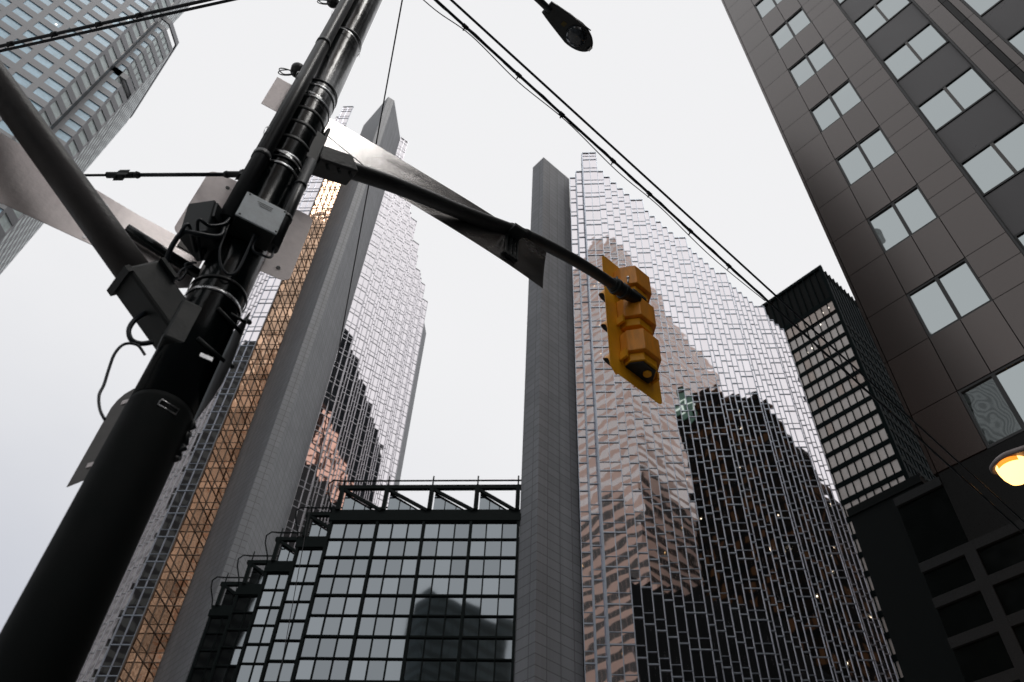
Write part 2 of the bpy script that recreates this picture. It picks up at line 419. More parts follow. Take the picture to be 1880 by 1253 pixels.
mb = MB(); mb.prism([(37.0, 95, 0), (p.x - 1, p.y + .4, 0), (p.x - 4, p.y + 20, 0), (24, 135, 0), (20.5, 122, 0), (21.5, 112, 0), (25, 104, 0), (29.2, 99, 0)], (0, 0, 175)); mb.build('core', M['black_glass'], L)
# left side of the left tower: a concave corner beside the pier, bounced gold reflections painted amber, then narrow stepped strips
p = V3(28.75, 94.65)
strip(L, p - D95 * 2.06, D95, -D5, 1, 2.06, 20, 172, 3.6, M['amber_glass'], M['amber_bar'], rnd, zref=176, spf=.32, vw=.05, hw=.08); p = p - D95 * 2.06
strip(L, p - D5 * 3.93, D5, D95, 2, 3.93 / 2, 20, 172, 3.6, M['amber_glass'], M['amber_bar'], rnd, zref=176, spf=.32, vw=.05, hw=.08); p = p - D5 * 3.93
strip(L, p - D95 * 2.4, D95, -D5, 2, 1.2, 20, 182, 3.6, M['gold_glass'], M['alu'], rnd, zref=176); p = p - D95 * 2.4
for k in range(9):
    n = 1 if k != 5 else 2
    strip(L, p, D5, -D95, 1, .6 * n, 20, 178 - 3.6 * (k % 2), 3.6, M['gold_glass'], M['alu_dark'], rnd, zref=176); p = p + D5 * (.6 * n)
    strip(L, p - D95 * (1.0 * n), D95, -D5, n, 1.0, 20, 178 - 3.6 * (k % 3), 3.6, M['gold_glass'], M['alu_dark'], rnd, zref=176); p = p - D95 * (1.0 * n)

# ---- black glazed atrium between the towers
A = thing('glass_atrium', 'low black-framed glass hall with stepped roof trusses between the two mirror-glass towers', 'building', (V3(43.7, 43.7) - D95 * 12)[:])
ZR = 52.0
def apt(a, p_, z, out=0.0): return D95 * a + D5 * (p_ - out) + UP * z
for k_ in range(5):
    pk = 61.8 + 4.2 * k_
    aL = -21.75 - 4.15 * k_; aR = -4.35 if k_ == 0 else aL + 8.3
    # panes
    g = MB(); fr = MB()
    npan = int(round((aR - aL) / 1.4)); pw = (aR - aL) / npan
    zt = 47.1; nrow = 19
    for r_ in range(nrow):
        zb = zt - 1.9 * (r_ + 1)
        for i in range(npan):
            j = [rnd.uniform(-.004, .004) for _ in range(2)]
            a0, a1 = aL + pw * i, aL + pw * (i + 1)
            g.face([apt(a0, pk, zb, j[0] + j[1]), apt(a1, pk, zb, j[1] - j[0]), apt(a1, pk, zb + 1.9, -j[0] - j[1]), apt(a0, pk, zb + 1.9, j[0] - j[1])])
        hh = .11 if r_ % 2 else .16
        fr.obox(apt(aL, pk, zb + 1.9 - hh / 2, .02), D95 * (aR - aL), -D5 * .16, UP * hh)
    for i in range(npan + 1):
        vv = .24 if i % 3 == 0 else .095
        fr.obox(apt(aL + pw * i - vv / 2, pk, 9, .015), D95 * vv, -D5 * (.24 if i % 3 == 0 else .13), UP * (zt - 9))
    o = g.build('glass_wall', M['atrium_glass'], A); fr.build('mullion_grid', M['atrium_frame'], o)
    # side wall of the step
    mb = MB(); mb.obox(apt(aL - .12, pk, 9, -.1), D95 * .12, D5 * 4.2, UP * (zt - 9)); mb.build('step_wall', M['atrium_frame'], A)
    # eaves beam
    mb = MB(); mb.obox(apt(aL - .25, pk, 47.15, .3), D95 * (aR - aL + .5), D5 * .9, UP * .75)
    mb.obox(apt(aL - .25, pk, 47.92, .05), D95 * (aR - aL + .5), D5 * .6, UP * .62)
    mb.build('roof_beam', M['atrium_frame'], A)
    # truss
    nb = 4 if k_ == 0 else 2
    bw = (aR - aL) / nb
    mb = MB(); mb.obox(apt(aL - .1, pk, 50.95, .18), D95 * (aR - aL + .3), D5 * .4, UP * .42); mb.build('truss_chord', M['atrium_frame'], A)
    mb = MB(); mb.tube([apt(aL - .2, pk, 52.0), apt(aR + .2, pk, 52.0)], .085, 8)
    mb.tube([apt(aL + .3, pk, 52.0), apt(aL - .7, pk - .2, 51.95), apt(aL - 1.15, pk - .2, 51.5), apt(aL - 1.1, pk, 50.7), apt(aL - .6, pk + .3, 49.4), apt(aL - .4, pk + .3, 48.5)], .075, 8)
    mb.build('hand_rail', M['atrium_frame'], A)
    for i in range(nb + 1):
        a0 = aL + .3 + bw * i if i < nb else aR - .15
        mb = MB(); mb.obox(apt(a0 - .19, pk, 48.5, .22), D95 * .38, D5 * .4, UP * 2.5); mb.tube([apt(a0, pk, 51.2), apt(a0, pk, 52.55)], .075, 8)
        mb.build('truss_post', M['atrium_frame'], A)
        if i == nb: continue
        a1 = a0 + bw - .2 if i < nb - 1 else aR - .35
        dv = apt(a1, pk, 48.45) - apt(a0, pk, 51.0)
        nn = dv.normalized().cross(D5).normalized()
        mb = MB(); mb.obox(apt(a0, pk, 51.0, .15) - nn * .14, dv, D5 * .28, nn * .28); mb.build('truss_brace', M['atrium_frame'], A)
        g = MB(); x0, x1 = a0 + .3, a0 + (a1 - a0) * .86
        g.face([apt(x0, pk, 48.55, -.25), apt(x1, pk, 48.55, -.25), apt(x0, pk, 50.75, -.25)])
        o = g.build('roof_light', M['atrium_glass'], A)
        fr = MB()
        for t in (.33, .66):
            xx = x0 + (x1 - x0) * t
            fr.obox(apt(xx - .035, pk, 48.5, -.23), D95 * .07, -D5 * .05, UP * (2.2 * (1 - t)))
        fr.obox(apt(x0, pk, 50.1, -.23), D95 * .5, -D5 * .05, UP * .08)
        fr.build('glazing_bar', M['atrium_frame'], o)
    # parapet a little behind
    mb = MB(); mb.obox(apt(aL + .1, pk, 48.5, -1.6), D95 * (aR - aL), D5 * .3, UP * .55); mb.build('parapet', M['atrium_frame'], A)
mb = MB(); mb.prism([apt(-21.6, 62.2, 9), apt(-4.4, 62.2, 9), apt(-4.4, 84, 9), apt(-38, 88, 9), apt(-38, 80.6, 9), apt(-25, 67.5, 9), apt(-21.6, 67, 9)], (0, 0, 38.3)); mb.build('core', M['black_glass'], A)
mb = MB(); mb.prism([apt(-21.6, 62.1, 0), apt(-4.4, 62.1, 0), apt(-4.4, 84, 0), apt(-38, 84, 0), apt(-38, 78.9, 0)], (0, 0, 9)); mb.build('ground_floor', M['black_glass'], A)

# ---- dark office tower with a grid of pale windows, far right
T = thing('office_tower', 'black steel office tower with rows of pale windows under a solid black top', 'tower', (133.4, 42.4, 0))
X0 = 133.4; Y0, Y1 = 42.4, 61.9; ZT = 170.9
fr = MB()
fr.box(X0 + .25, X0 + 40, Y0 + .25, Y1, 0, ZT - .3)
fr.build('core', M['backing'], T)
fr = MB()
fr.box(X0 - .25, X0 + .3, Y0 - .25, Y1 + .3, ZT - .9, ZT)          # cornice
fr.box(X0 - .1, X0 + .28, Y0 - .1, Y1, 157.4, 158.9)
zs = [149.95 - 4.05 * i for i in range(26)]
for z in zs:
    fr.box(X0 - .1, X0 + .26, Y0 - .1, Y1, z - 1.15, z)
ncol = 11; cw = 1.66
for i in range(ncol + 2):
    y = Y0 + .5 + cw * i
    if y > Y1 + .2: break
    fr.box(X0 - .15, X0 + .2, y - .22, y + .0, 40, ZT - .95)
fr.box(X0 - .34, X0 + .2, Y0 - .3, Y0 + .52, 40, ZT - .4)
fr.build('steel_frame', M['td_frame'], T)
wins = []
for zi, z in enumerate(zs):
    for i in range(ncol):
        y = Y0 + .5 + cw * i
        wins.append((z, i, [(X0 + .05, y, z), (X0 + .05, y + cw - .22, z), (X0 + .05, y + cw - .22, z + 2.9), (X0 + .05, y, z + 2.9)]))
wins.sort(key=lambda q: -q[0])
for i in range(ncol):
    y = Y0 + .5 + cw * i
    wins.insert(0, (155, i, [(X0 + .05, y, 154.2), (X0 + .05, y + cw - .22, 154.2), (X0 + .05, y + cw - .22, 157.3), (X0 + .05, y, 157.3)]))
rest = MB()
for n_, (z, i, q) in enumerate(wins):
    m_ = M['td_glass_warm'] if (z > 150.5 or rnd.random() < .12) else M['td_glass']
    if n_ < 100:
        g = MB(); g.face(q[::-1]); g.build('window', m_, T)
    else:
        rest.face(q[::-1])
rest.build('windows', M['td_glass'], T, props={'kind': 'stuff'})
# side face: closely spaced mullions with dim glass between
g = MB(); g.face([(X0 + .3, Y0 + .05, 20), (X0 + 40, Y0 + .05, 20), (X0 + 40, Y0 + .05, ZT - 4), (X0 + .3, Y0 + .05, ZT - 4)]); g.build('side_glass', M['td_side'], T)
fr = MB()
for i in range(24): fr.box(X0 + .3 + 1.66 * i, X0 + .62 + 1.66 * i, Y0 - .16, Y0 + .2, 20, ZT - .5)
for z in zs: fr.box(X0 + .3, X0 + 40, Y0 - .12, Y0 + .2, z - 1.3, z)
fr.build('side_mullion', M['td_frame'], T)
mb = MB()
for (y, z) in ((44.2, 155.6), (47.4, 152.2), (47.7, 147.6), (51.2, 146.9), (52.6, 146.4), (45.9, 155.2)):
    mb.box(X0 - .0, X0 + .04, y, y + .3, z, z + .5)
mb.build('ceiling_light', M['ceiling_light'], T)

# ---- brown polished-granite office block, right foreground
CX = 18.0; CY = 5.144; K = .9
B = thing('granite_tower', 'brown polished granite office block with paired pale windows, filling the right side', 'building', (CX, CY, 0))
def by(dy20): return CY - dy20 * K
def bz(z20): return 1.6 + (z20 - 1.6) * K
mb = MB(); mb.box(CX + .42, CX + 34, by(36), CY - .02, 0, 70.0); mb.build('core', M['backing'], B)
clad = MB(); clad2 = MB(); clad3 = MB(); frm = MB(); drk = MB()
def slab(mb_, d0, d1, z0, z1, x=CX, t=.30, gap=.012):
    mb_.box(x, x + t, by(d1) + gap, by(d0) - gap, z0 + gap, z1 - gap)
ROW0 = 16.56; PITCH = 4.487; WH = 2.16
floors = [ROW0 + PITCH * i for i in range(14)]
windows = []
for i, zb in enumerate(floors):
    z_s, z_t, z_n = bz(zb), bz(zb + WH), bz(zb + PITCH)
    z_m = (z_s + z_t) / 2
    for (c0, c1) in ((0.0, .13), (.13, 1.55)):
        slab(clad, c0, c1, z_s, z_t); slab(clad, c0, c1, z_t, z_n)
    # spandrel between paired windows
    slab(clad, 1.55, 2.56, z_t, z_n); slab(clad, 2.56, 3.575, z_t, z_n)
    for (c0, c1) in ((3.575, 4.90),):
        slab(clad, c0, c1, z_s, z_m); slab(clad, c0, c1, z_m, z_t); slab(clad, c0, c1, z_t, z_n)
    # next: recessed metal bay 4.97-7.24, then granite strip
    spn = MB(); slab(spn, 4.97, 7.24, z_t + .02, z_n - .02, x=CX + .30, t=.1, gap=0); spn.build('spandrel', M['spandrel'], B)
    for (c0, c1) in ((7.31, 7.93), (8.17, 8.45)):
        slab(clad2, c0, c1, z_s, z_t); slab(clad2, c0, c1, z_t, z_n)
    slab(drk, 7.93, 8.17, z_s, z_t, x=CX + .004); slab(drk, 7.93, 8.17, z_t, z_n, x=CX + .004)
    spn = MB(); slab(spn, 8.52, 10.8, z_t + .02, z_n - .02, x=CX + .30, t=.1, gap=0); spn.build('spandrel', M['spandrel'], B)
    for (c0, c1) in ((10.87, 12.2), (14.2, 15.6)):
        slab(clad3, c0, c1, z_s, z_t); slab(clad3, c0, c1, z_t, z_n)
    slab(clad3, 12.2, 14.2, z_t, z_n)
    for (c0, c1, x, rec) in ((1.55, 3.575, CX + .05, 0), (4.97, 7.24, CX + .30, 1), (8.52, 10.8, CX + .30, 1), (12.2, 14.2, CX + .05, 0)):
        windows.append((i, c0, c1, z_s, z_t, x, rec))
for c_l in (clad, clad2, clad3): c_l.build('granite_cladding', M['granite_brown'], B)
drk.build('granite_strip', M['granite_dark'], B)
for c in (4.90, 7.24, 8.45, 10.8):     # reveals of the recessed bays
    frm.box(CX + .0, CX + .42, by(c + .07), by(c), bz(ROW0), bz(ROW0 + 14 * PITCH))
frm.build('bay_reveal', M['win_frame'], B)
for (i, c0, c1, z0, z1, x, rec) in windows:
    if c0 > 12 or i > 14: continue
    fr = MB(); fw = .075
    fr.box(x - .03, x + .12, by(c1), by(c0), z0, z0 + fw); fr.box(x - .03, x + .12, by(c1), by(c0), z1 - fw, z1)
    fr.box(x - .03, x + .12, by(c0) - fw * .8, by(c0), z0 + fw, z1 - fw); fr.box(x - .03, x + .12, by(c1), by(c1) + fw * .8, z0 + fw, z1 - fw)
    wf = fr.build('window', M['win_frame'], B)
    cm = (c0 + c1) / 2
    mm = MB(); mm.box(x - .025, x + .1, by(cm) - .05, by(cm) + .05, z0 + fw, z1 - fw); mm.build('mullion', M['win_mull'] if rec else M['win_frame'], wf)
    for (q0, q1) in ((c0, cm), (cm, c1)):
        j = [rnd.uniform(-.005, .005) for _ in range(2)]
        g = MB(); yy0, yy1 = by(q1) + .05, by(q0) - .05
        g.face([(x + .02 + j[0] + j[1], yy0, z0 + fw), (x + .02 + j[0] - j[1], yy0, z1 - fw), (x + .02 - j[0] - j[1], yy1, z1 - fw), (x + .02 - j[0] + j[1], yy1, z0 + fw)])
        g.build('pane', M['brown_glass'], wf)
# dark base storeys of the block
base = MB(); base.box(CX + .06, CX + 20, by(30), by(-1.25), 0, bz(16.42) - .02)
base.build('base_wall', M['black_glass'], B)
bars = MB()
for (zz, d1) in ((16.42, .12), (14.3, 30), (13.28, 30), (12.2, 30), (11.05, 30), (9.9, 30)):
    bars.box(CX - .02, CX + .06, by(d1), by(-1.25), bz(zz) - .24, bz(zz))
bars.build('granite_bar', M['granite_bar'], B)
bars = MB()
for d in (-.06,  3.4, 6.9):
    bars.box(CX - .025, CX + .05, by(d + .28), by(d - .02), 2, bz(14.3) - .003)
bars.build('granite_post', M['granite_bar'], B)
top = MB(); top.box(CX + .03, CX + .4, by(30), by(.13), bz(14.33), bz(ROW0) - .01); top.build('granite_band', M['granite_dark'], B)

# ---- plain dark block between the far tower and the brown block
Dk = thing('dark_building', 'unlit black glass building in the lower right corner below the black office tower', 'building', (44, 17, 0))
mb = MB(); mb.box(44, 70, 13.4, 18.3, 0, 34.4); mb.build('wall', M['pole_matte'], Dk)
mb = MB(); mb.box(43.9, 70, 13.3, 18.36, 34.4, 35.0); mb.build('parapet', M['pole_matte'], Dk)

# ---- bay-windowed stone tower, top left
TLw = thing('bay_window_tower', 'grey stone tower with stepped bays of pale blue windows, in the top left corner', 'tower', (-20, 110, 0))
FP_, FW = 3.93, 2.2
Zb0, Zb1 = 60.0, 230.0
stone = MB(); winq = []
def bay_face(p0, d, nrm, length, pitch, ww, z0=Zb0, z1=Zb1, edge=.0, glass='b', rev=False, inset=.16):
    """one flat face: spandrel bands and piers proud of the glass line; windows collected"""
    n = max(1, int(length / pitch + .35))
    nf = int((z1 - z0) / FP_ + .05)
    for k in range(nf + 1):
        z = z0 + FP_ * k
        stone.obox(p0 + UP * (z + FW) - nrm * .35, d * length, nrm * .35, UP * (FP_ - FW))
    for i in range(n):
        a = (length - edge - pitch * (i + 1) + (pitch - ww)) if not rev else edge + pitch * i
        for k in range(nf):
            z = z0 + FP_ * k
            q = [p0 + d * a + UP * z - nrm * inset, p0 + d * (a + ww) + UP * z - nrm * inset, p0 + d * (a + ww) + UP * (z + FW) - nrm * inset, p0 + d * a + UP * (z + FW) - nrm * inset]
            winq.append((q, nrm, glass, z, (p0 + d * a).x))
        b0 = a - (pitch - ww)
        stone.obox(p0 + d * max(b0, 0) + UP * z0 - nrm * .35, d * (a - max(b0, 0)), nrm * .344, UP * (z1 - z0))
ca = V3(-20.6, 99)
bay_face(ca - DX * 27, DX, -DY, 27, 3.75, 2.75)
bay_face(ca, D5, D95, 3.1, 3.1, 2.5, glass='g', edge=.1)
p2 = ca + D5 * 3.1
mb = MB(); mb.obox(p2 - UP * 0 - DX * .3, DX * .3, DY * 2.9, UP * Zb1); mb.build('recess_wall', M['bay_dark'], TLw)
p3 = p2 + DY * 2.9
bay_face(p3, DX, -DY, 3.0, 3.0, 2.3, z1=150.4)
p4 = p3 + DX * 3.0
bay_face(p4, D5, D95, 2.95, 2.95, 2.5, z1=150.4, glass='g')
p5 = p4 + D5 * 2.95
bay_face(p5, DY, DX, 30, 3.0, 2.5, z1=150.4, glass='g', inset=-.02)
p6 = p3 + DX * 1.7
Z2, Z3 = Zb0 + FP_ * 23, Zb0 + FP_ * 30
bay_face(p3, DX, -DY, 1.7, 1.7, 1.2, z0=Z2, z1=Z3)
bay_face(p6, D5, D95, 4.84, 1.21, 1.09, z0=Z2, z1=Z3, glass='g')
p7 = p6 + D5 * 4.84
bay_face(p7, DY, DX, 24, 3.0, 2.5, inset=-.02, z0=Z2, z1=Z3, glass='g')
p8 = p3
bay_face(p8, DY, DX, 14, 3.4, 2.9, z0=Z3, z1=Zb1, glass='g', inset=-.02)
stone.prism([q + UP * 150.05 for q in (p3 + V3(-.4, .3), p4 + V3(-.05, .1), p5 + V3(-.1, 0), p5 + V3(-.1, 29), p3 + V3(-.4, 29))], (0, 0, .5))
stone.build('stone_frame', M['bay_stone'], TLw)
core = MB()
core.prism([ca - DX * 27 + DY * .5, ca + DY * .5, p2 + V3(-.6, .2), p3 + V3(-.5, .5), p4 + V3(-.1, .5), p5 + V3(-.5, 0), p5 + V3(-.5, 30), p5 + V3(-40, 30)], (0, 0, 150)); core.build('core', M['bay_dark'], TLw)
core = MB(); core.prism([q + UP * 150.1 for q in (ca - DX * 27 + DY * .5 , ca + DY * .5, p2 + V3(-.6, .2), p3 + V3(-.5, .5), p6 + V3(-.1, .5), p7 + V3(-.5, 0), p7 + V3(-.5, 24), p7 + V3(-40, 24))], (0, 0, Z3 - 150.2)); core.prism([q + UP * (Z3 - .2) for q in (ca - DX * 27 + DY * .5, ca + DY * .5, p2 + V3(-.6, .2), p3 + V3(-.5, .5), p8 + V3(-.3, .5), p8 + V3(-.4, 14), p8 + V3(-40, 14))], (0, 0, Zb1 - Z3)); core.build('upper_core', M['bay_dark'], TLw)
winq.sort(key=lambda q: (-(q[3] < 190 and q[3] > 92), abs(q[4] + 19)))
rb, rg = MB(), MB()
for n_, (q, nrm, gl, z, xx) in enumerate(winq):
    if (q[1] - q[0]).cross(q[2] - q[1]).dot(nrm) < 0: q = q[::-1]
    if n_ < 100:
        g = MB(); g.face(q); g.build('window', M['bay_glass'] if gl == 'b' else M['bay_glass_grey'], TLw)
    else:
        (rb if gl == 'b' else rg).face(q)
rb.build('windows', M['bay_glass'], TLw, props={'kind': 'stuff'}); rg.build('grey_windows', M['bay_glass_grey'], TLw, props={'kind': 'stuff'})
mb = MB()
for (x, z) in ((-21.9, 163), (-27.6, 158.5), (-33, 156), (-29, 147), (-36.5, 149), (-25.5, 171)):
    mb.box(x, x + .35, 99.10, 99.13, z, z + .4)
mb.build('ceiling_light', M['ceiling_light'], TLw)

# ---- buildings across the street, seen mirrored in the glass
def block(name, label, box, zt, mat, roof=M['backing']):
    t = thing(name, label, 'building', ((box[0] + box[1]) / 2, (box[2] + box[3]) / 2, 0))
    mb = MB(); x0, x1, y0, y1 = box
    for q in (((x0, y0), (x1, y0)), ((x1, y0), (x1, y1)), ((x1, y1), (x0, y1)), ((x0, y1), (x0, y0))):
        (ax, ay), (bx, by_) = q
        mb.face([(ax, ay, 0), (bx, by_, 0), (bx, by_, zt), (ax, ay, zt)])
    mb.build('facade', mat, t)
    mb = MB(); mb.box(x0 + .5, x1 - .5, y0 + .5, y1 - .5, zt - .6, zt - .2); mb.build('roof', roof, t)
    return t
M['f_black'] = facade_mat('facade_black', (.006, .007, .007), (.012, .010, .008), 1.8, 3.9, .82, .62, lit=.016, litcol=(1, .85, .6), litpow=5., dim=.30, dimcol=(.55, .25, .09), dimpow=.035, ior=1.03)
M['f_black2'] = facade_mat('facade_black2', (.006, .007, .007), (.010, .011, .011), 1.8, 3.9, .8, .6, lit=.012, litcol=(1, .9, .7), litpow=4.)
M['f_pink'] = facade_mat('facade_pink', (.72, .51, .41), (.46, .44, .42), 1.6, 3.9, .97, .55, glass_metal=.8, lit=.01, litpow=2.)
M['f_slate'] = facade_mat('facade_slate', (.030, .033, .036), (.016, .019, .021), 2.0, 3.8, .85, .6, glass_rough=.3, ior=1.1)
M['f_green'] = facade_mat('facade_green', (.020, .021, .021), (.06, .064, .060), 2.6, 3.6, .9, .55, glass_metal=.35, glass_rough=.3)
M['f_teal'] = facade_mat('facade_teal', (.13, .155, .155), (.20, .24, .25), 4.0, 3.6, .92, .5, glass_rough=.3)
M['f_copper'] = facade_mat('facade_copper', (.10, .045, .03), (.90, .55, .42), 3.0, 3.8, .70, .86, glass_metal=1., glass_rough=.12)
td2 = block('black_tower', 'black office tower with a green logo panel, mirrored in the right glass tower', (3.2, 41, -95, -41), 170, M['f_black'])
block('pink_granite_tower', 'pink granite banded tower mirrored in the left bays of the right glass tower', (-40, -14.5, -105, -42), 250, M['f_pink'])
block('slate_tower', 'dark slate tower mirrored as the stepped dark shape in the left glass tower', (66, 140, -80, -28), 250, M['f_slate'])
block('copper_glass_building', 'copper glass building mirrored as peach patches low in the left glass tower', (79, 140, -27, -9), 190, M['f_copper'])
block('dark_west_building', 'dark green glass building mirrored in the lower right panes of the black-framed hall', (-75, -67, -46, -18), 117, M['f_teal'])
block('west_tower', 'tall dark tower mirrored in the polished granite and beside the amber strip', (-140, -90, 33, 69), 214, M['f_green'])
block('west_wing', 'lower dark wing mirrored in the corner windows of the brown granite block', (-140, -90, 27.5, 32.9), 150, M['f_green'])
mb = MB(); mb.box(3.5, 10.2, -41, -40.7, 158.5, 168.6); lp = mb.build('logo_panel', emit('logo_green', (.03, .10, .06), .17), td2)
cu = bpy.data.curves.new('lettering', 'FONT'); cu.body = 'TD'; cu.size = 6.6; cu.extrude = .05; cu.align_x = 'CENTER'
cu.materials.append(emit('logo_white', (.75, .9, .78), .42))
_t = bpy.data.objects.new('lettering_curve', cu); lm_ = bpy.data.meshes.new_from_object(_t); bpy.data.objects.remove(_t)
lt = bpy.data.objects.new('lettering', lm_); COL.objects.link(lt); lt.parent = lp
lt.location = Vector((6.8, -40.6, 161.2)) - ROOTS[lp.name]; lt.rotation_euler = (radians(90), 0, radians(180))

# ================================================================== street furniture near the camera
PX, PY = .4456, 2.5615
PC = V3(PX, PY)
to_cam = V3(-PX, -PY).normalized(); lat = V3(-to_cam.y, to_cam.x) * -1   # lat: to the left as seen from the camera
if lat.x > 0: lat = -lat
def around(l, dpt, z): return PC + lat * l + to_cam * dpt + UP * z
def pr(z): return .1215 - .0009 * z
POLE = thing('street_pole', 'thick black steel utility pole on the left, strapped with conduits and boxes', 'pole', (PX, PY, 0))
mb = MB()
zz = [0, 3, 3.66, 3.67, 4.5, 5, 5.45, 5.46, 6, 6.35, 6.36, 7, 7.5, 8, 9, 10, 12.6]
mb.tube([PC + UP * z for z in zz if z > 3.66], [pr(z) + (.003 if 5.455 < z < 6.355 else 0) for z in zz if z > 3.66], 40)
mb.build('shaft', M['black_paint'], POLE)
mb = MB(); mb.tube([PC, PC + UP * 3, PC + UP * 3.64, PC + UP * 3.665], [pr(0) + .0015, pr(3) + .0015, pr(3.6) + .0015, pr(3.66)], 40)
mb.lathe(PC, [(.24, 0), (.24, .03), (.14, .05)], UP, 24); mb.build('lower_shaft', M['pole_matte'], POLE)
def ring(z, r, h, mat, name='band', tilt=0.0, t=.004):
    mb = MB(); n = 40; b = len(mb.v)
    for k in range(n):
        a = 2 * pi * k / n; dz = tilt * cos(a - atan2(to_cam.y, to_cam.x) - 1.2)
        for (rr, hh) in ((r, -h / 2), (r + t, -h / 2), (r + t, h / 2), (r, h / 2)):
            mb.v.append((PX + cos(a) * rr, PY + sin(a) * rr, z + hh + dz))
    for k in range(n):
        k2 = (k + 1) % n
        for i in range(4):
            i2 = (i + 1) % 4
            mb.f.append((k * 4 + i, k2 * 4 + i, k2 * 4 + i2, k * 4 + i2)); mb.s.append(True)
    return mb.build(name, mat, POLE)
for z in (5.34, 5.45, 4.27, 6.13, 6.28): ring(z, pr(z) + .002, .020, M['steel_band'])
for z in (5.40, 6.35, 4.35, 7.2): ring(z, pr(z) + .003, .014, M['conduit'], tilt=.012)
for z in (5.62, 5.80, 5.97): ring(z, pr(z) + .002, .03, M['black_matte'], name='collar', t=.004)
# long conduit on the left, short one on the right
lc = (.112, .128)
mb = MB(); mb.tube([around(*lc, z) for z in (4.69, 6.2, 6.9, 9, 12)], .043, 20); cd = mb.build('conduit', M['conduit'], POLE)
for z in (5.26, 6.75):
    mb = MB(); mb.tube([around(*lc, z), around(*lc, z + .045)], .0465, 20); mb.build('coupling', M['conduit'], cd)
rc = (-.118, .105)
mb = MB(); mb.tube([around(*rc, z) for z in (4.69, 5.1, 5.50)], .030, 18); cd2 = mb.build('conduit', M['conduit'], POLE)
for z in (4.93, 5.24):
    mb = MB(); mb.tube([around(*rc, z), around(*rc, z + .024)], .033, 18); mb.build('coupling', M['conduit'], cd2)
# steel straps slung over the conduit and pole
def strap(z, dz):
    mb = MB(); pts = []
    for k in range(28):
        t = k / 27; a = 2.35 - t * 3.6
        l, d = sin(a) * .135, cos(a) * .135
        if t < .28: l, d = .112 + (.05 * sin(a * 1.0)), .172 - .02 * t
        pts.append(around(l, d, z - dz * t))
    w_ = UP * .018
    for a, b in zip(pts, pts[1:]): mb.face([a, b, b + w_, a + w_]); mb.face([a + w_, b + w_, b, a])
    return mb.build('strap', M['steel_band'], POLE)
for z, dz in ((5.50, .15), (6.20, .12), (7.25, .2)): strap(z, dz)
# junction box with a pale cover plate
jb = (-.02, .135)
ax = (lat * -1).normalized(); nrm_ = to_cam
o_ = around(.085, .105, 4.645)
mb = MB(); mb.obox(o_, ax * .186, nrm_ * .115, UP * .185); jbx = mb.build('junction_box', M['black_matte'], POLE, bevel=.006)
mb = MB(); mb.obox(o_ + nrm_ * .117 - UP * .004 - ax * .004, ax * .194, nrm_ * .008, UP * .193); cv = mb.build('cover_plate', M['box_cover'], jbx, bevel=.003)
for u in (.012, .182):
    for v in (.012, .176):
        mb = MB(); mb.lathe(o_ + nrm_ * .124 + ax * u + UP * v, [(.005, 0), (.005, .003), (.002, .004)], nrm_, 10); mb.build('screw', M['rubber'], cv)
mb = MB()
for i in range(3):
    mb.obox(o_ + nrm_ * .1262 + ax * (.055 + .008 * i) + UP * (.152 - .012 * i), ax * (.075 - .01 * i), nrm_ * .0006, UP * .003)
mb.build('stamped_text', M['rubber'], cv)
# second tilted box on the left
c_ = around(.172, .06, 4.66)
rot = Matrix.Rotation(radians(38), 3, 'Z') @ Matrix.Rotation(radians(-14), 3, 'Y')
a1, b1, c1 = rot @ V3(.17, 0, 0), rot @ V3(0, .13, 0), rot @ V3(0, 0, .19)
mb = MB(); mb.obox(c_ - a1 / 2 - b1 / 2 - c1 / 2, a1, b1, c1)
mb.obox(c_ - a1 * .54 - b1 * .54 - c1 * .54, a1 * 1.08, b1 * 1.08, c1 * .08)
bx2 = mb.build('control_box', M['box_grey'], POLE, bevel=.005)
mb = MB(); mb.obox(c_ - a1 * .46 - b1 * .60, a1 * .92, b1 * .1, c1 * .42); mb.obox(c_ + a1 * .30 - b1 * .3 + c1 * .5, a1 * .1, b1 * .1, c1 * .08); mb.build('box_lid', M['conduit'], bx2)
mb = MB()
for t in (-.25, .12): mb.lathe(c_ - c1 * .54 + a1 * t, [(.016, 0), (.016, -.02), (.011, -.022), (.011, -.045)], UP, 12)
mb.build('cable_gland', M['rubber'], bx2)
# bracket plates of the arms
mb = MB(); mb.box(PX + .06, PX + .135, PY - .10, PY + .08, 5.56, 5.86); mb.box(PX + .12, PX + .14, PY - .07, PY + .06, 5.60, 6.02)
mb.build('bracket', M['conduit'], POLE, bevel=.008)
mb = MB(); mb.obox(around(.118, -.03, 3.915), -lat * .105, to_cam * .142, UP * .235); mb.build('bracket', M['black_matte'], POLE, bevel=.012)
mb = MB(); mb.obox(around(-.035, .128, 3.875), -lat * .05, to_cam * .004, UP * .020); mb.build('bolt_plate', M['steel_band'], POLE)
for q in ((-.02, .128, 4.16, -.15, .07, 4.14), (-.0, .13, 3.96, -.13, .09, 3.94)):
    mb = MB(); mb.tube([around(*q[:3]), around(*q[3:])], .008, 8); mb.build('bracket_bolt', M['black_matte'], POLE)
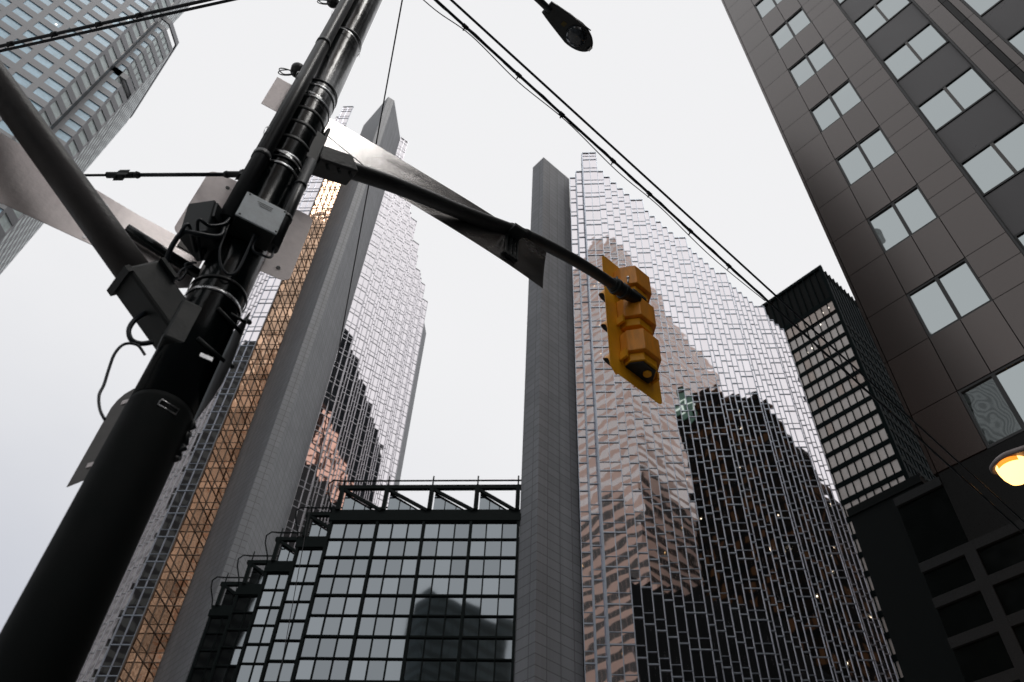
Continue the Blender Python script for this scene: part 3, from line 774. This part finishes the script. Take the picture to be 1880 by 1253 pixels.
# sensors and small plate near the top left
def sensor(z, l, nm_lbl, r=.042):
    c = around(l, .02, z)
    t = thing('sensor', nm_lbl, 'sensor', c[:])
    mb = MB(); mb.lathe(c, [(r * .55, -.06), (r * .6, -.045), (r, -.03), (r, .018), (r * .8, .032), (r * .3, .036)], UP + lat * .15, 20); mb.build('housing', M['rubber'], t)
    mb = MB(); mb.tube([c - UP * .01, around(l - .06, .05, z - .05), around(l - .1, .06, z - .06)], .02, 10); mb.build('neck', M['rubber'], t)
    mb = MB()
    for s_ in (0, 1):
        pts = []
        for k in range(22):
            a = k / 21 * 2 * pi * .93
            pts.append(c + lat * (.005 + .042 * (1 - cos(a)) + .010 * s_ * sin(2 * a)) + UP * (-.055 - .045 * (1 - cos(a)) - .040 * sin(a + .5 * s_) - .012 * s_) + to_cam * (.01 * s_))
        mb.tube(pts, .0035, 6)
    mb.build('cable_loop', M['wire'], t)
    return t
sensor(6.50, .175, 'round black sensor clipped to the pole above the small bare metal plate')
sensor(7.70, .20, 'round black sensor high on the pole at the top edge of the photo')
mb = MB(); mb.obox(around(.14, .02, 5.93), lat * .115, to_cam * .003, UP * .36); tag(mb.build('metal_plate', M['sign_back']), 'small bare metal plate edge behind the conduit below the round sensor', 'plate')

# ---- traffic signal arm (right)
arm_path = [(.60, 5.76), (.99, 6.0), (1.30, 6.16), (1.62, 6.31), (2.11, 6.575), (2.38, 6.695), (2.67, 6.79), (2.85, 6.835), (3.04, 6.87), (3.30, 6.90)]
ARM = thing('mast_arm', 'dark grey curved mast arm carrying the yellow traffic light', 'mast arm', (PX + .12, PY, 5.7))
def smooth_path(pts, n=6):
    pts = [Vector(p) for p in pts]; out = []
    for i in range(len(pts) - 1):
        p0, p1, p2, p3 = pts[max(i - 1, 0)], pts[i], pts[i + 1], pts[min(i + 2, len(pts) - 1)]
        for k in range(n):
            t = k / n
            out.append(.5 * ((2 * p1) + (p2 - p0) * t + (2 * p0 - 5 * p1 + 4 * p2 - p3) * t * t + (3 * p1 - p0 - 3 * p2 + p3) * t ** 3))
    out.append(pts[-1]); return out
ap = smooth_path([(x, PY, z) for x, z in arm_path], 5)
mb = MB(); mb.tube(ap, [.054 - .011 * i / len(ap) for i in range(len(ap))], 24); mb.build('tube', M['grey_arm'], ARM)
d_ = V3(.39, 0, .235).normalized(); n_ = V3(-d_.z, 0, d_.x)
mb = MB(); mb.obox(V3(.565, PY - .068, 5.735) - n_ * .068, d_ * .27, DY * .136, n_ * .136); mb.build('sleeve', M['grey_arm'], ARM, bevel=.012)
for t in (.06, .14, .22):
    mb = MB(); mb.tube([V3(.565, PY, 5.735) + d_ * t - n_ * .06 - DY * .04, V3(.565, PY, 5.735) + d_ * t - n_ * .10 - DY * .04], .010, 8); mb.build('bolt', M['black_matte'], ARM)
mb = MB(); mb.tube([(.60, PY + .03, 6.10), (1.02, PY + .03, 6.06)], .003, 6); mb.build('tie_wire', M['wire'], ARM)
for x, z in ((2.05, 6.545), (2.19, 6.612)):
    mb = MB(); dd = V3(.1, 0, .052).normalized(); mb.tube([V3(x, PY, z) - dd * .011, V3(x, PY, z) + dd * .011], .054, 24); mb.build('clamp', M['black_matte'], ARM)
# ---- traffic light seen from behind
sc_ = 1.0625
YP = PY + .16
TLt = thing('traffic_light', 'yellow three-lamp traffic light seen from behind, hanging at the end of the mast arm', 'traffic light', (3.5, YP, 6.1))
def rrect(u0, u1, v0, v1, r, n=6):
    pts = []
    for (cx_, cy_, a0) in ((u1 - r, v1 - r, 0), (u0 + r, v1 - r, 90), (u0 + r, v0 + r, 180), (u1 - r, v0 + r, 270)):
        for k in range(n + 1):
            a = radians(a0 + 90 * k / n); pts.append((cx_ + r * cos(a), cy_ + r * sin(a)))
    return pts
mb = MB(); mb.prism([(x, YP, z) for x, z in rrect(3.215, 3.80, 6.085, 7.56, .055)], (0, .004, 0)); mb.build('backplate', M['signal_yellow'], TLt)
cxs = 3.515
def sect(z0, z1, wd, dp, ch, mat, name, par, y0=YP - .002):
    mb = MB()
    poly = [(cxs - wd, y0), (cxs - wd, y0 - dp * .42), (cxs - wd + ch, y0 - dp), (cxs + wd - ch, y0 - dp), (cxs + wd, y0 - dp * .42), (cxs + wd, y0)]
    mb.prism([(x, y, z0) for x, y in poly], (0, 0, z1 - z0))
    return mb.build(name, mat, par, bevel=.006)
zsec = [(7.07, 7.40), (6.65, 6.98), (6.235, 6.56)]
for i, (z0, z1) in enumerate(zsec):
    h_ = sect(z0 + .085, z1, .168, .185, .075, M['signal_brown'], 'housing', TLt)
    sect(z0 + .0, z0 + .083, .140, .150, .065, M['signal_yellow'], 'lower_lip', h_)
    mb = MB()
    for sx_ in (-1, 1):
        mb.box(cxs + sx_ * .168 - (.0 if sx_ > 0 else .022), cxs + sx_ * .168 + (.022 if sx_ > 0 else 0), YP - .075, YP - .003, z0 + .02, z0 + .10)
    mb.build('hinge', M['signal_yellow'], h_)
    # front: lens and visor, facing away
    cz = (z0 + z1) / 2 - .01
    mb = MB(); mb.lathe((cxs, YP + .05, cz), [(.15, 0), (.15, .02), (.10, .05), (.03, .062)], DY, 28); ln = mb.build('lens', M['lens_dark'], TLt)
    vis = MB(); n = 30; ys = [(.168, .006, 0), (.165, .27, .06)]
    for (rr, yy, cut) in ys:
        for k in range(n + 1):
            a = radians(-55 + 290 * k / n)
            dd = .27 * (max(0, sin(a)) * .55 + .45) if yy > .1 else yy
            for off in (0, .004):
                vis.v.append((cxs + (rr + off) * cos(a), YP + dd, cz + (rr + off) * sin(a)))
    m_ = (n + 1) * 2
    for k in range(n):
        for off in (0, 1):
            q = (k * 2 + off, (k + 1) * 2 + off, m_ + (k + 1) * 2 + off, m_ + k * 2 + off)
            vis.f.append(q if off else q[::-1]); vis.s.append(True)
    vis.build('visor', M['signal_yellow'], TLt)
    # dark inside of the visor
    vin = MB()
    for (rr, first) in ((.164, True), (.161, False)):
        for k in range(n + 1):
            a = radians(-55 + 290 * k / n)
            dd = .008 if first else .27 * (max(0, sin(a)) * .55 + .45) - .003
            vin.v.append((cxs + rr * cos(a), YP + dd, cz + rr * sin(a)))
    for k in range(n): vin.f.append((k, n + 1 + k, n + 2 + k, k + 1)); vin.s.append(True)
    vin.build('visor_lining', M['rubber'], TLt)
# dark slab standing for the shade inside the open lowest section, with a plug
mb = MB(); mb.prism([(cxs - .128, YP - .004, 6.232), (cxs - .128, YP - .055, 6.232), (cxs - .07, YP - .135, 6.232), (cxs + .07, YP - .135, 6.232), (cxs + .128, YP - .055, 6.232), (cxs + .128, YP - .004, 6.232)], (0, 0, -.012)); mb.build('bottom_opening', M['rubber'], TLt)
mb = MB(); mb.lathe((cxs + .04, YP - .075, 6.222), [(.034, 0), (.034, -.014), (.028, -.02)], UP, 20); mb.build('plug', M['signal_yellow'], TLt)
# hanger clamping the arm to the light
mb = MB(); mb.tube([V3(3.12, PY, 6.885), V3(3.30, PY + .0, 6.915), V3(3.43, PY - .01, 6.94)], [.058, .055, .045], 16)
mb.tube([(3.15, PY, 6.887), (3.19, PY, 6.893)], .068, 18); mb.tube([(3.24, PY, 6.90), (3.28, PY, 6.908)], .066, 18)
mb.box(3.36, 3.52, PY - .03, PY + .11, 6.985, 7.02); mb.build('hanger', M['black_matte'], TLt, bevel=.006)
for x in (3.17, 3.26):
    mb = MB(); mb.tube([(x, PY - .02, 6.94), (x, PY - .02, 7.0)], .009, 8); mb.build('hanger_bolt', M['black_matte'], TLt)
mb = MB(); mb.tube([(3.27, PY - .05, 6.99), (3.275, PY - .05, 7.05)], .007, 8); mb.lathe((3.275, PY - .05, 7.05), [(.012, 0), (.012, .02)], UP, 8); mb.build('bolt', M['steel_band'], TLt)

# ---- large street-name blade behind the arm
yaw = radians(-5); yd = V3(cos(yaw), sin(yaw)); yn = V3(-sin(yaw), cos(yaw))
def ypt(c, u, z, out=0): return V3(PX, c) + yd * u + yn * out + UP * z
SG = thing('street_sign', 'long bare aluminium street-name sign seen from behind, hung from the curved mast arm', 'sign', ypt(PY + .16, 1.0, 6.2)[:])
mb = MB(); nx, nz = 36, 8
def blade(i, j, o):
    u = .12 + (1.935 - .12) * i / nx; z0 = 6.165; z = z0 + .40 * j / nz
    t = i / nx
    tilt = .0
    curl = .035 * (j / nz) ** 2 * t - .036 * (u - 1.1) ** 2           # the sheet is bowed along its length
    return ypt(PY + .16, u, z + .02 * (.35 - abs(t - .35)), (z - z0 - .2) * tilt * 1.0 - curl + .01 * sin(t * 5) + o)
for o in (0, .003):
    for i in range(nx):
        for j in range(nz):
            q = [blade(i, j, o), blade(i + 1, j, o), blade(i + 1, j + 1, o), blade(i, j + 1, o)]
            mb.face(q if o == 0 else q[::-1], True)
mb.build('blade', M['sign_sheet'], SG)
mb = MB()
for du in (-.03, .0, .03, .06): mb.obox(ypt(PY + .16, 1.60 + du, 6.22, -.035), yd * .012, yn * .02, UP * .30)
mb.obox(ypt(PY + .16, 1.57, 6.44, -.13), yd * .10, yn * .11, UP * .03)
mb.obox(ypt(PY + .16, 1.55, 6.22, -.03), yd * .13, yn * .022, UP * .03)
mb.build('bracket', M['black_matte'], SG)
mb = MB()
for du in (.0, .03): mb.obox(ypt(PY + .16, 1.613 + du, 6.235, -.038), yd * .006, yn * .004, UP * .26)
mb.build('hanger_strap', M['steel_band'], SG)

# ---- mast arm reaching out on the left towards the camera
ARL = thing('mast_arm', 'thick dark tube arm rising towards the upper left corner', 'mast arm', (PX - .05, PY, 3.95))
ang = V3(-1, 0, .656).normalized()
mb = MB(); mb.tube([V3(.42, PY, 4.018) + ang * t for t in (0, .6, 1.2, 2.2, 3.2)], [.072, .069, .066, .062, .057], 28); mb.build('tube', M['brown_arm'], ARL)
nA = V3(.656, 0, 1).normalized()
mb = MB(); mb.obox(V3(.40, PY - .078, 4.031) - nA * .078, ang * .34, DY * .156, nA * .156); mb.build('sleeve', M['black_matte'], ARL, bevel=.014)
mb = MB(); mb.obox(V3(.40, PY - .085, 4.031) + ang * .31 - nA * .092, ang * .03, DY * .17, nA * .025); mb.obox(V3(.40, PY - .1, 4.031) + ang * .23 + nA * .07, ang * .10, DY * .05, nA * .018)
mb.build('clamp', M['black_matte'], ARL)

# ---- street sign on the left arm side
SGL = thing('street_sign', 'long aluminium street-name sign seen from behind, crossing behind the thick left arm', 'sign', ypt(PY + .16, -.5, 4.6)[:])
def lb(u, z, o=0): 
    return ypt(PY + .16, u, z, o - .30 * (z - 4.6) * max(0, min(1, (-u - .45) / .6)))
holes = [(-.574, 4.706), (-.568, 4.474)]
mb = MB()
outl = [(-1.75, 4.455), (-.14, 4.455), (-.115, 4.475), (-.105, 4.50), (-.105, 4.73), (-.118, 4.765), (-.15, 4.78), (-1.75, 4.745)]
nu = 40
us = [-1.75 + (1.75 - .105) * i / nu for i in range(nu + 1)]
def zlo(u): return 4.452 + (.035 * (1 - sqrt(max(0, 1 - ((u + .14) / .035) ** 2))) if u > -.14 else 0)
def zhi(u): return (4.735 + .03 * min(1, (u + 1.75) / 1.5)) - (.035 * (1 - sqrt(max(0, 1 - ((u + .14) / .035) ** 2))) if u > -.14 else 0)
for o in (0, .003):
    for a, b in zip(us, us[1:]):
        q = [lb(a, zlo(a), o), lb(b, zlo(b), o), lb(b, zhi(b), o), lb(a, zhi(a), o)]
        mb.face(q if not o else q[::-1], True)
mb.build('blade', M['brushed_sheet'], SGL)
M['pale'] = basic('pale_hole', (.85, .85, .87), .3, metal=.6)
for u, z in holes:
    mb = MB(); mb.lathe(lb(u, z, -.0015), [(.0085, 0), (.0085, .006)], yn, 14); mb.build('bolt_hole', M['pale'], SGL)  # pale disc painted as daylight showing through a small hole
mb = MB(); mb.tube([ypt(PY + .16, -.45, 4.605, -.03), ypt(PY + .16, -.08, 4.565, -.03)], .026, 14); mb.build('bracket', M['black_paint'], SGL)
mb = MB(); mb.obox(ypt(PY + .16, -.235, 4.70, -.006), yd * .13, yn * .002, UP * .075); mb.build('sticker', M['dull_sheet'], SGL)

# ---- square sign behind the pole
yaw2 = radians(-12); yd2 = V3(cos(yaw2), sin(yaw2)); yn2 = V3(-sin(yaw2), cos(yaw2))
def y2(u, z, o=0): return V3(PX, PY + .17) + yd2 * u + yn2 * o + UP * z
SQ = thing('square_sign', 'square aluminium sign with rounded corners seen from behind, fixed to the black pole', 'sign', y2(0, 5.1)[:])
mb = MB(); mb.prism([y2(u, z) for u, z in rrect(-.29, .297, 4.825, 5.42, .05)], yn2 * .003); mb.build('panel', M['sign_back'], SQ)
for u, z in ((-.17, 5.33), (.225, 4.90)):
    mb = MB(); mb.lathe(y2(u, z, -.004), [(.011, 0), (.011, .006)], yn2, 12); mb.build('bolt', M['rubber'], SQ)

# ---- two low signs wrapped at the pole
a_ = radians(50.44 + 67); sdv = V3(cos(a_), sin(a_)); snv = V3(sin(a_), -cos(a_))
o_ = V3(.329, 2.926)
S1 = thing('traffic_sign', 'dull grey sign edge-on at the left of the lower pole, rounded top corner', 'sign', (.36, 2.87, 3.4))
pts = [(0, 3.455), (0, 3.86), (.012, 3.90), (.035, 3.93), (.07, 3.948), (.26, 3.948), (.26, 3.49), (.10, 3.476)]
mb = MB(); mb.prism([o_ - sdv * u + UP * z for u, z in pts], snv * .003); mb.build('panel', M['dull_sheet'], S1)
mb = MB(); mb.obox(o_ - sdv * .05 + UP * 3.53 - snv * .004, -sdv * .2, snv * .002, UP * .022); mb.obox(o_ - sdv * .05 + UP * 3.86 - snv * .004, -sdv * .2, snv * .002, UP * .022); mb.build('stiffener', M['sign_back'], S1)
S2 = thing('traffic_sign', 'black sign edge-on at the right of the lower pole, pointed upper corner', 'sign', (.58, 2.5, 3.6))
xs = PX + .126
pts = [(2.452, 4.262), (2.40, 3.95), (2.405, 3.80), (2.45, 3.745), (2.56, 3.70), (2.66, 3.62), (2.80, 3.62), (2.80, 4.2), (2.47, 4.27)]
mb = MB(); mb.prism([(xs, y, z) for y, z in pts], (.003, 0, 0)); mb.build('panel', M['dark_sheet'], S2)
for y, z in ((2.438, 4.19), (2.412, 3.90)):
    mb = MB(); mb.lathe((xs + .001, y, z), [(.011, 0), (.011, .014), (.006, .02)], DX, 10); mb.build('bolt', M['black_matte'], S2)
mb = MB(); mb.tube([(xs - .09, 2.47, 4.21), (xs + .002, 2.45, 4.19)], .007, 8)
mb.build('stand_off', M['black_matte'], S2)
# worn strapping at the seam in the pole
mb = MB(); mb.tube([around(-.120 + .007 * sin(k * 2.1), .03 + .01 * cos(k * 1.3), 3.46 + .012 * k) for k in range(17)], [.008 + .006 * abs(sin(k * 1.7)) for k in range(17)], 8); mb.build('torn_strapping', M['rubber'], POLE)
mb = MB(); c0 = around(.02, .1245, 3.60)
fr_ = [(-.0, 0), (.07, -.006), (.072, .02), (.004, .026), (0, 0)]
mb.tube([around(.02 - u, sqrt(max(.0001, .1235 ** 2 - (.02 - u) ** 2)), 3.595 + v) for u, v in fr_], .0022, 6); mb.build('buckle', M['steel_band'], POLE)

# ---- loose cables on the pole
def cable(name, label, pts, r, mat=None, group=None, n=8):
    mb = MB(); mb.tube(smooth_path(pts, n), r, 8); return tag(mb.build(name, mat or M['wire']), label, 'cable', group)
cable('cable', 'thick black cable from the long conduit down to the left arm sleeve', [around(.112, .128, 4.70), around(.108, .15, 4.62), around(.10, .17, 4.54), around(.13, .19, 4.48), around(.19, .2, 4.44), around(.24, .18, 4.43), around(.25, .14, 4.36), around(.24, .1, 4.30), around(.235, .09, 4.24)], .011)
cable('cable', 'thin cable hanging in a U loop below the junction box', [around(.10, .135, 4.70), around(.09, .16, 4.58), around(.08, .165, 4.46), around(.05, .16, 4.38), around(.01, .155, 4.345), around(-.02, .16, 4.37), around(-.025, .17, 4.48), around(-.02, .19, 4.62)], .006)
cable('cable', 'thin cable curling from the short conduit end round to the front of the pole', [around(-.118, .105, 4.71), around(-.13, .12, 4.63), around(-.12, .14, 4.58), around(-.09, .16, 4.55), around(-.05, .175, 4.53), around(-.035, .175, 4.58), around(-.05, .165, 4.72)], .006)
cable('cable', 'short cable dropping from the tilted control box to the bundle', [c_ - c1 * .6 + a1 * .12, c_ - c1 * .8 + a1 * .1, around(.21, .19, 4.53), around(.16, .18, 4.55), around(.11, .165, 4.63), around(.105, .15, 4.75)], .008)
cable('cable', 'short cable dropping from the left gland of the tilted control box', [c_ - c1 * .6 - a1 * .25, c_ - c1 * .82 - a1 * .2, around(.235, .2, 4.47), around(.245, .17, 4.40)], .008)
cable('cable', 'thick black cable drooping in a loop below the left arm sleeve', [around(.215, .04, 4.06), around(.235, .05, 3.99), around(.235, .05, 3.93), around(.21, .05, 3.89), around(.175, .05, 3.89), around(.14, .05, 3.92)], .010)
cable('cable', 'thin black cable hanging down the left side of the pole above the grey sign', [around(.14, .08, 3.82), around(.18, .08, 3.85), around(.22, .08, 3.83), around(.232, .08, 3.77), around(.222, .08, 3.69), around(.21, .08, 3.62), around(.205, .09, 3.56), around(.18, .1, 3.50), around(.15, .11, 3.46)], .0055)
cable('cable', 'small coiled black cable hooked beside the square sign below the left bracket', [around(.15, .06, 4.40), around(.175, .06, 4.36), around(.18, .06, 4.30), around(.165, .06, 4.29), around(.16, .06, 4.35), around(.175, .065, 4.39), around(.14, .07, 4.42)], .005)
# ---- overhead lines
def line3(p0, p1, sag=.0, n=24):
    p0, p1 = Vector(p0), Vector(p1)
    return [p0.lerp(p1, i / n) - UP * (sag * 4 * (i / n) * (1 - i / n)) for i in range(n + 1)]
def wire(label, pts, r, clips=(), mat=None, name='overhead_wire', wrap=False):
    t = thing(name, label, 'wire', pts[0][:], 'overhead wires')
    mb = MB(); mb.tube(pts, r, 10); mb.build('line', mat or M['wire'], t)
    if clips:
        for u in clips:
            i = u * (len(pts) - 1); k = int(i); c = pts[k].lerp(pts[min(k + 1, len(pts) - 1)], i - k)
            d = (pts[min(k + 1, len(pts) - 1)] - pts[k]).normalized()
            mb = MB(); mb.tube([c - d * .022, c + d * .022], r * 1.5, 8); mb.tube([c - UP * .0, c - UP * .035 + DY * .02], r * .5, 6); mb.build('clip', M['rubber'], t)
    if wrap:
        mb = MB(); q = []
        for i in range(len(pts) * 6):
            f = i / 6; k = min(int(f), len(pts) - 2); c = pts[k].lerp(pts[k + 1], f - k)
            a = i * .9; q.append(c + UP * (sin(a) * r * 1.1) + DY * (cos(a) * r * 1.1))
        mb.tube(q, r * .25, 5); mb.build('lashing', M['rubber'], t)
    return t
wa = line3((-1.2, 1.99, 7.56), (34, 2.30, 7.50), .0, 60)
wire('clipped, thicker one of the two black overhead wires crossing to the right', wa, .0108, (.064, .079, .092, .1085, .121, .136, .151, .168, .19, .225), wrap=True)
wire('thinner smooth black overhead wire running beside the clipped one to the right', line3((-1.2, 1.915, 7.54), (34, 2.12, 7.50), .0, 40), .0092)
cb = cable('cable', 'thin slack messenger line lashed beside the clipped overhead wire', [(.40, 2.06, 7.55), (.80, 2.055, 7.525), (1.12, 2.022, 7.53), (1.6, 2.045, 7.522), (2.1, 2.03, 7.535), (2.7, 2.055, 7.52), (3.2, 2.045, 7.53), (3.9, 2.068, 7.515), (4.65, 2.05, 7.53)], .004)
wire('upper of the two black overhead wires in the top left corner, with clips', line3((-3.2, 7.15, 8.0), (2.0, -.05, 8.02), .0, 40), .0135, (.33, .375, .42, .46), wrap=True)
wire('lower of the two black overhead wires in the top left corner', line3((-3.2, 7.21, 8.0), (2.2, -.27, 8.0), .0, 30), .0115)
wire('hair-thin grey wire running down past the pale pier of the left tower', line3((.40, 1.76, 7.5), (12.0, 24.9, 7.5), 0, 20), .0055, mat=M['wire_grey'])
# guy line with turnbuckles
G = thing('guy_cable', 'horizontal black guy cable with two clamps left of the pole', 'cable', (.31, 2.60, 5.289))
gd = V3(-1.069 - .323, 3.906 - 2.58, 0).normalized(); g0 = V3(.335, 2.57, 5.289)
mb = MB(); mb.tube([g0 + gd * .12, g0 + gd * .64], .0105, 10); mb.tube([g0 + gd * .64, g0 + gd * 6], .007, 8); mb.build('line', M['wire'], G)
for t0 in (.055, .70):
    mb = MB(); c = g0 + gd * t0
    mb.tube([c - gd * .07, c + gd * .075], .017, 10)
    for s_ in (-1, 1): mb.obox(c - gd * .03 + UP * (.017 * s_ - .008) - DY * .025, gd * .055, DY * .05, UP * .014)
    for k in (-1, 1): mb.tube([c + gd * .02 * k - UP * .034, c + gd * .02 * k + UP * .034], .009, 8)
    mb.lathe(c + gd * (.085 if t0 < .3 else -.085), [(.015, -.014), (.02, 0), (.015, .014)], gd, 12)
    mb.build('clamp', M['rubber'], G)
mb = MB(); mb.tube([g0 - gd * .0 + UP * .05, g0 + gd * .01 - UP * .02], .011, 8); mb.build('hook', M['rubber'], G)

# ---- unlit street lamp on the pole's top (upper centre)
SL = thing('street_lamp', 'unlit dark cobra-head street lamp seen from below at the top of the sky', 'street lamp', (PX, PY, 11.2))
zz = 11.7; kf = (zz - 1.6) / 6.4
mb = MB(); mb.tube(smooth_path([(PX, PY, 11.0), (.9, PY, 11.35), (1.6, PY, 11.62), (2.15, PY, 11.70), (2.42, PY, 11.70)], 6), .042, 14); mb.build('arm', M['lamp_body'], SL)
def cobra(parent, cx_, cy_, cz_, ln, w0, w1, d, sd, mat_b, mat_g, lit=False):
    """tapered head: narrow at the arm, round at the far end; d: axis"""
    d = Vector(d).normalized(); sd = Vector(sd)
    o = V3(cx_, cy_, cz_)
    prof = []
    for k in range(15):
        t = k / 14
        u = ln * (t * .62) if k < 9 else None
    outl = [(0, w0)]
    for k in range(1, 7): outl.append((ln * .60 * k / 6, w0 + (w1 - w0) * (k / 6) ** .85))
    for k in range(1, 13):
        a = radians(90 * k / 12); outl.append((ln * .60 + ln * .40 * sin(a), w1 * max(cos(a), 0.0)))
    full = [(u, v) for u, v in outl] + [(u, -v) for u, v in reversed(outl[:-1])]
    levels = [(-.0, .93), (.012, 1.0), (.05, 1.0), (.09, .86), (.12, .5)]
    mb = MB(); n = len(full); cu_ = ln * .5
    for (h, s_) in levels:
        for u, v in full:
            mb.v.append(tuple(o + d * (cu_ + (u - cu_) * s_) + sd * (v * s_) + UP * h))
    for i in range(len(levels) - 1):
        for k in range(n):
            k2 = (k + 1) % n; mb.f.append((i * n + k, i * n + k2, (i + 1) * n + k2, (i + 1) * n + k)); mb.s.append(True)
    mb.f.append(tuple(range(n))[::-1]); mb.s.append(False); mb.f.append(tuple((len(levels) - 1) * n + k for k in range(n))); mb.s.append(False)
    hs = mb.build('housing', mat_b, parent)
    g = MB(); R_ = w1 * (.84 if lit else .80); rings = [(1.0, 0.002), (.97, -.02), (.85, -.05), (.6, -.078), (.3, -.09)]
    n = 32; c = o + d * (ln * .66)
    for s_, h in rings:
        for k in range(n):
            a = 2 * pi * k / n; g.v.append(tuple(c + d * (cos(a) * R_ * s_ * 1.12) + sd * (sin(a) * R_ * s_) + UP * (h * (R_ / .13) * (2.4 if lit else 1))))
    for i in range(len(rings) - 1):
        for k in range(n):
            k2 = (k + 1) % n; g.f.append((i * n + k, i * n + k2, (i + 1) * n + k2, (i + 1) * n + k)); g.s.append(True)
    g.f.append(tuple((len(rings) - 1) * n + k for k in range(n))); g.s.append(True)
    if lit:
        g2 = MB(); g2.lathe(c, [(R_ * 1.03, -.06), (R_ * 1.06, .008)], UP, 32); g2.build('lens_rim', M['lamp_rim'], parent)  # glowing ring added for the orange edge of the lamp's light
    g.build('lens', mat_g, parent)
    return hs
h_ = cobra(SL, 2.36, PY - .0, 11.69, .76, .085, .158, DX, DY, M['lamp_body'], M['lamp_glass'])
mb = MB(); mb.obox(V3(2.62, PY - .03, 11.686), DX * .055, DY * .055, -UP * .002); mb.build('label', M['label_yellow'], h_)
mb = MB(); mb.tube([(2.60, PY - .135, 11.70), (2.95, PY - .165, 11.70)], .008, 8); mb.obox(V3(3.07, PY - .03, 11.69), DX * .05, DY * .06, UP * .04); mb.build('latch', M['steel_band'], h_)
# ---- lit street lamp at the right edge
LL = thing('street_lamp', 'lit orange street lamp glowing at the right edge', 'street lamp', (10.2, 0.2, 0))
lx, ly, lz = 9.82, 1.86, 8.55
cobra(LL, lx + .02, ly - .46, lz + .03, .74, .085, .20, DY, DX, M['lamp_shell'], M['lamp_lit'], lit=True)
mb = MB(); mb.tube(smooth_path([(lx + .02, ly - .40, lz + .07), (lx + .02, ly - 1.2, lz + .08), (lx + .02, ly - 2.2, lz - .12), (lx + .02, ly - 2.6, lz - .6)], 6), .035, 12); mb.build('arm', M['lamp_body'], LL)
mb = MB(); mb.tube([(lx + .02, ly - 2.6, 0), (lx + .02, ly - 2.6, lz - .3)], [.09, .06], 16); mb.build('post', M['lamp_body'], LL)
pl = bpy.data.lights.new('lamp_glow', 'SPOT'); pl.spot_size = radians(165); pl.spot_blend = 1; pl.energy = 330; pl.color = (1, .42, .10); pl.shadow_soft_size = .12
po = bpy.data.objects.new('lamp_glow', pl); COL.objects.link(po); po.location = (lx + .25, ly + .02, lz - .1); po.rotation_euler = Vector((-1, .1, .15)).to_track_quat('Z', 'Y').to_euler()

# ------------------------------------------------------------------ render
scene.view_settings.view_transform = 'Standard'; scene.view_settings.look = 'None'
scene.view_settings.exposure = 0; scene.view_settings.gamma = 1
scene.render.resolution_x = 1024; scene.render.resolution_y = 682
scene.cycles.max_bounces = 8; scene.cycles.glossy_bounces = 6; scene.cycles.diffuse_bounces = 3
scene.cycles.use_denoising = True
scene.cycles.sample_clamp_indirect = 4
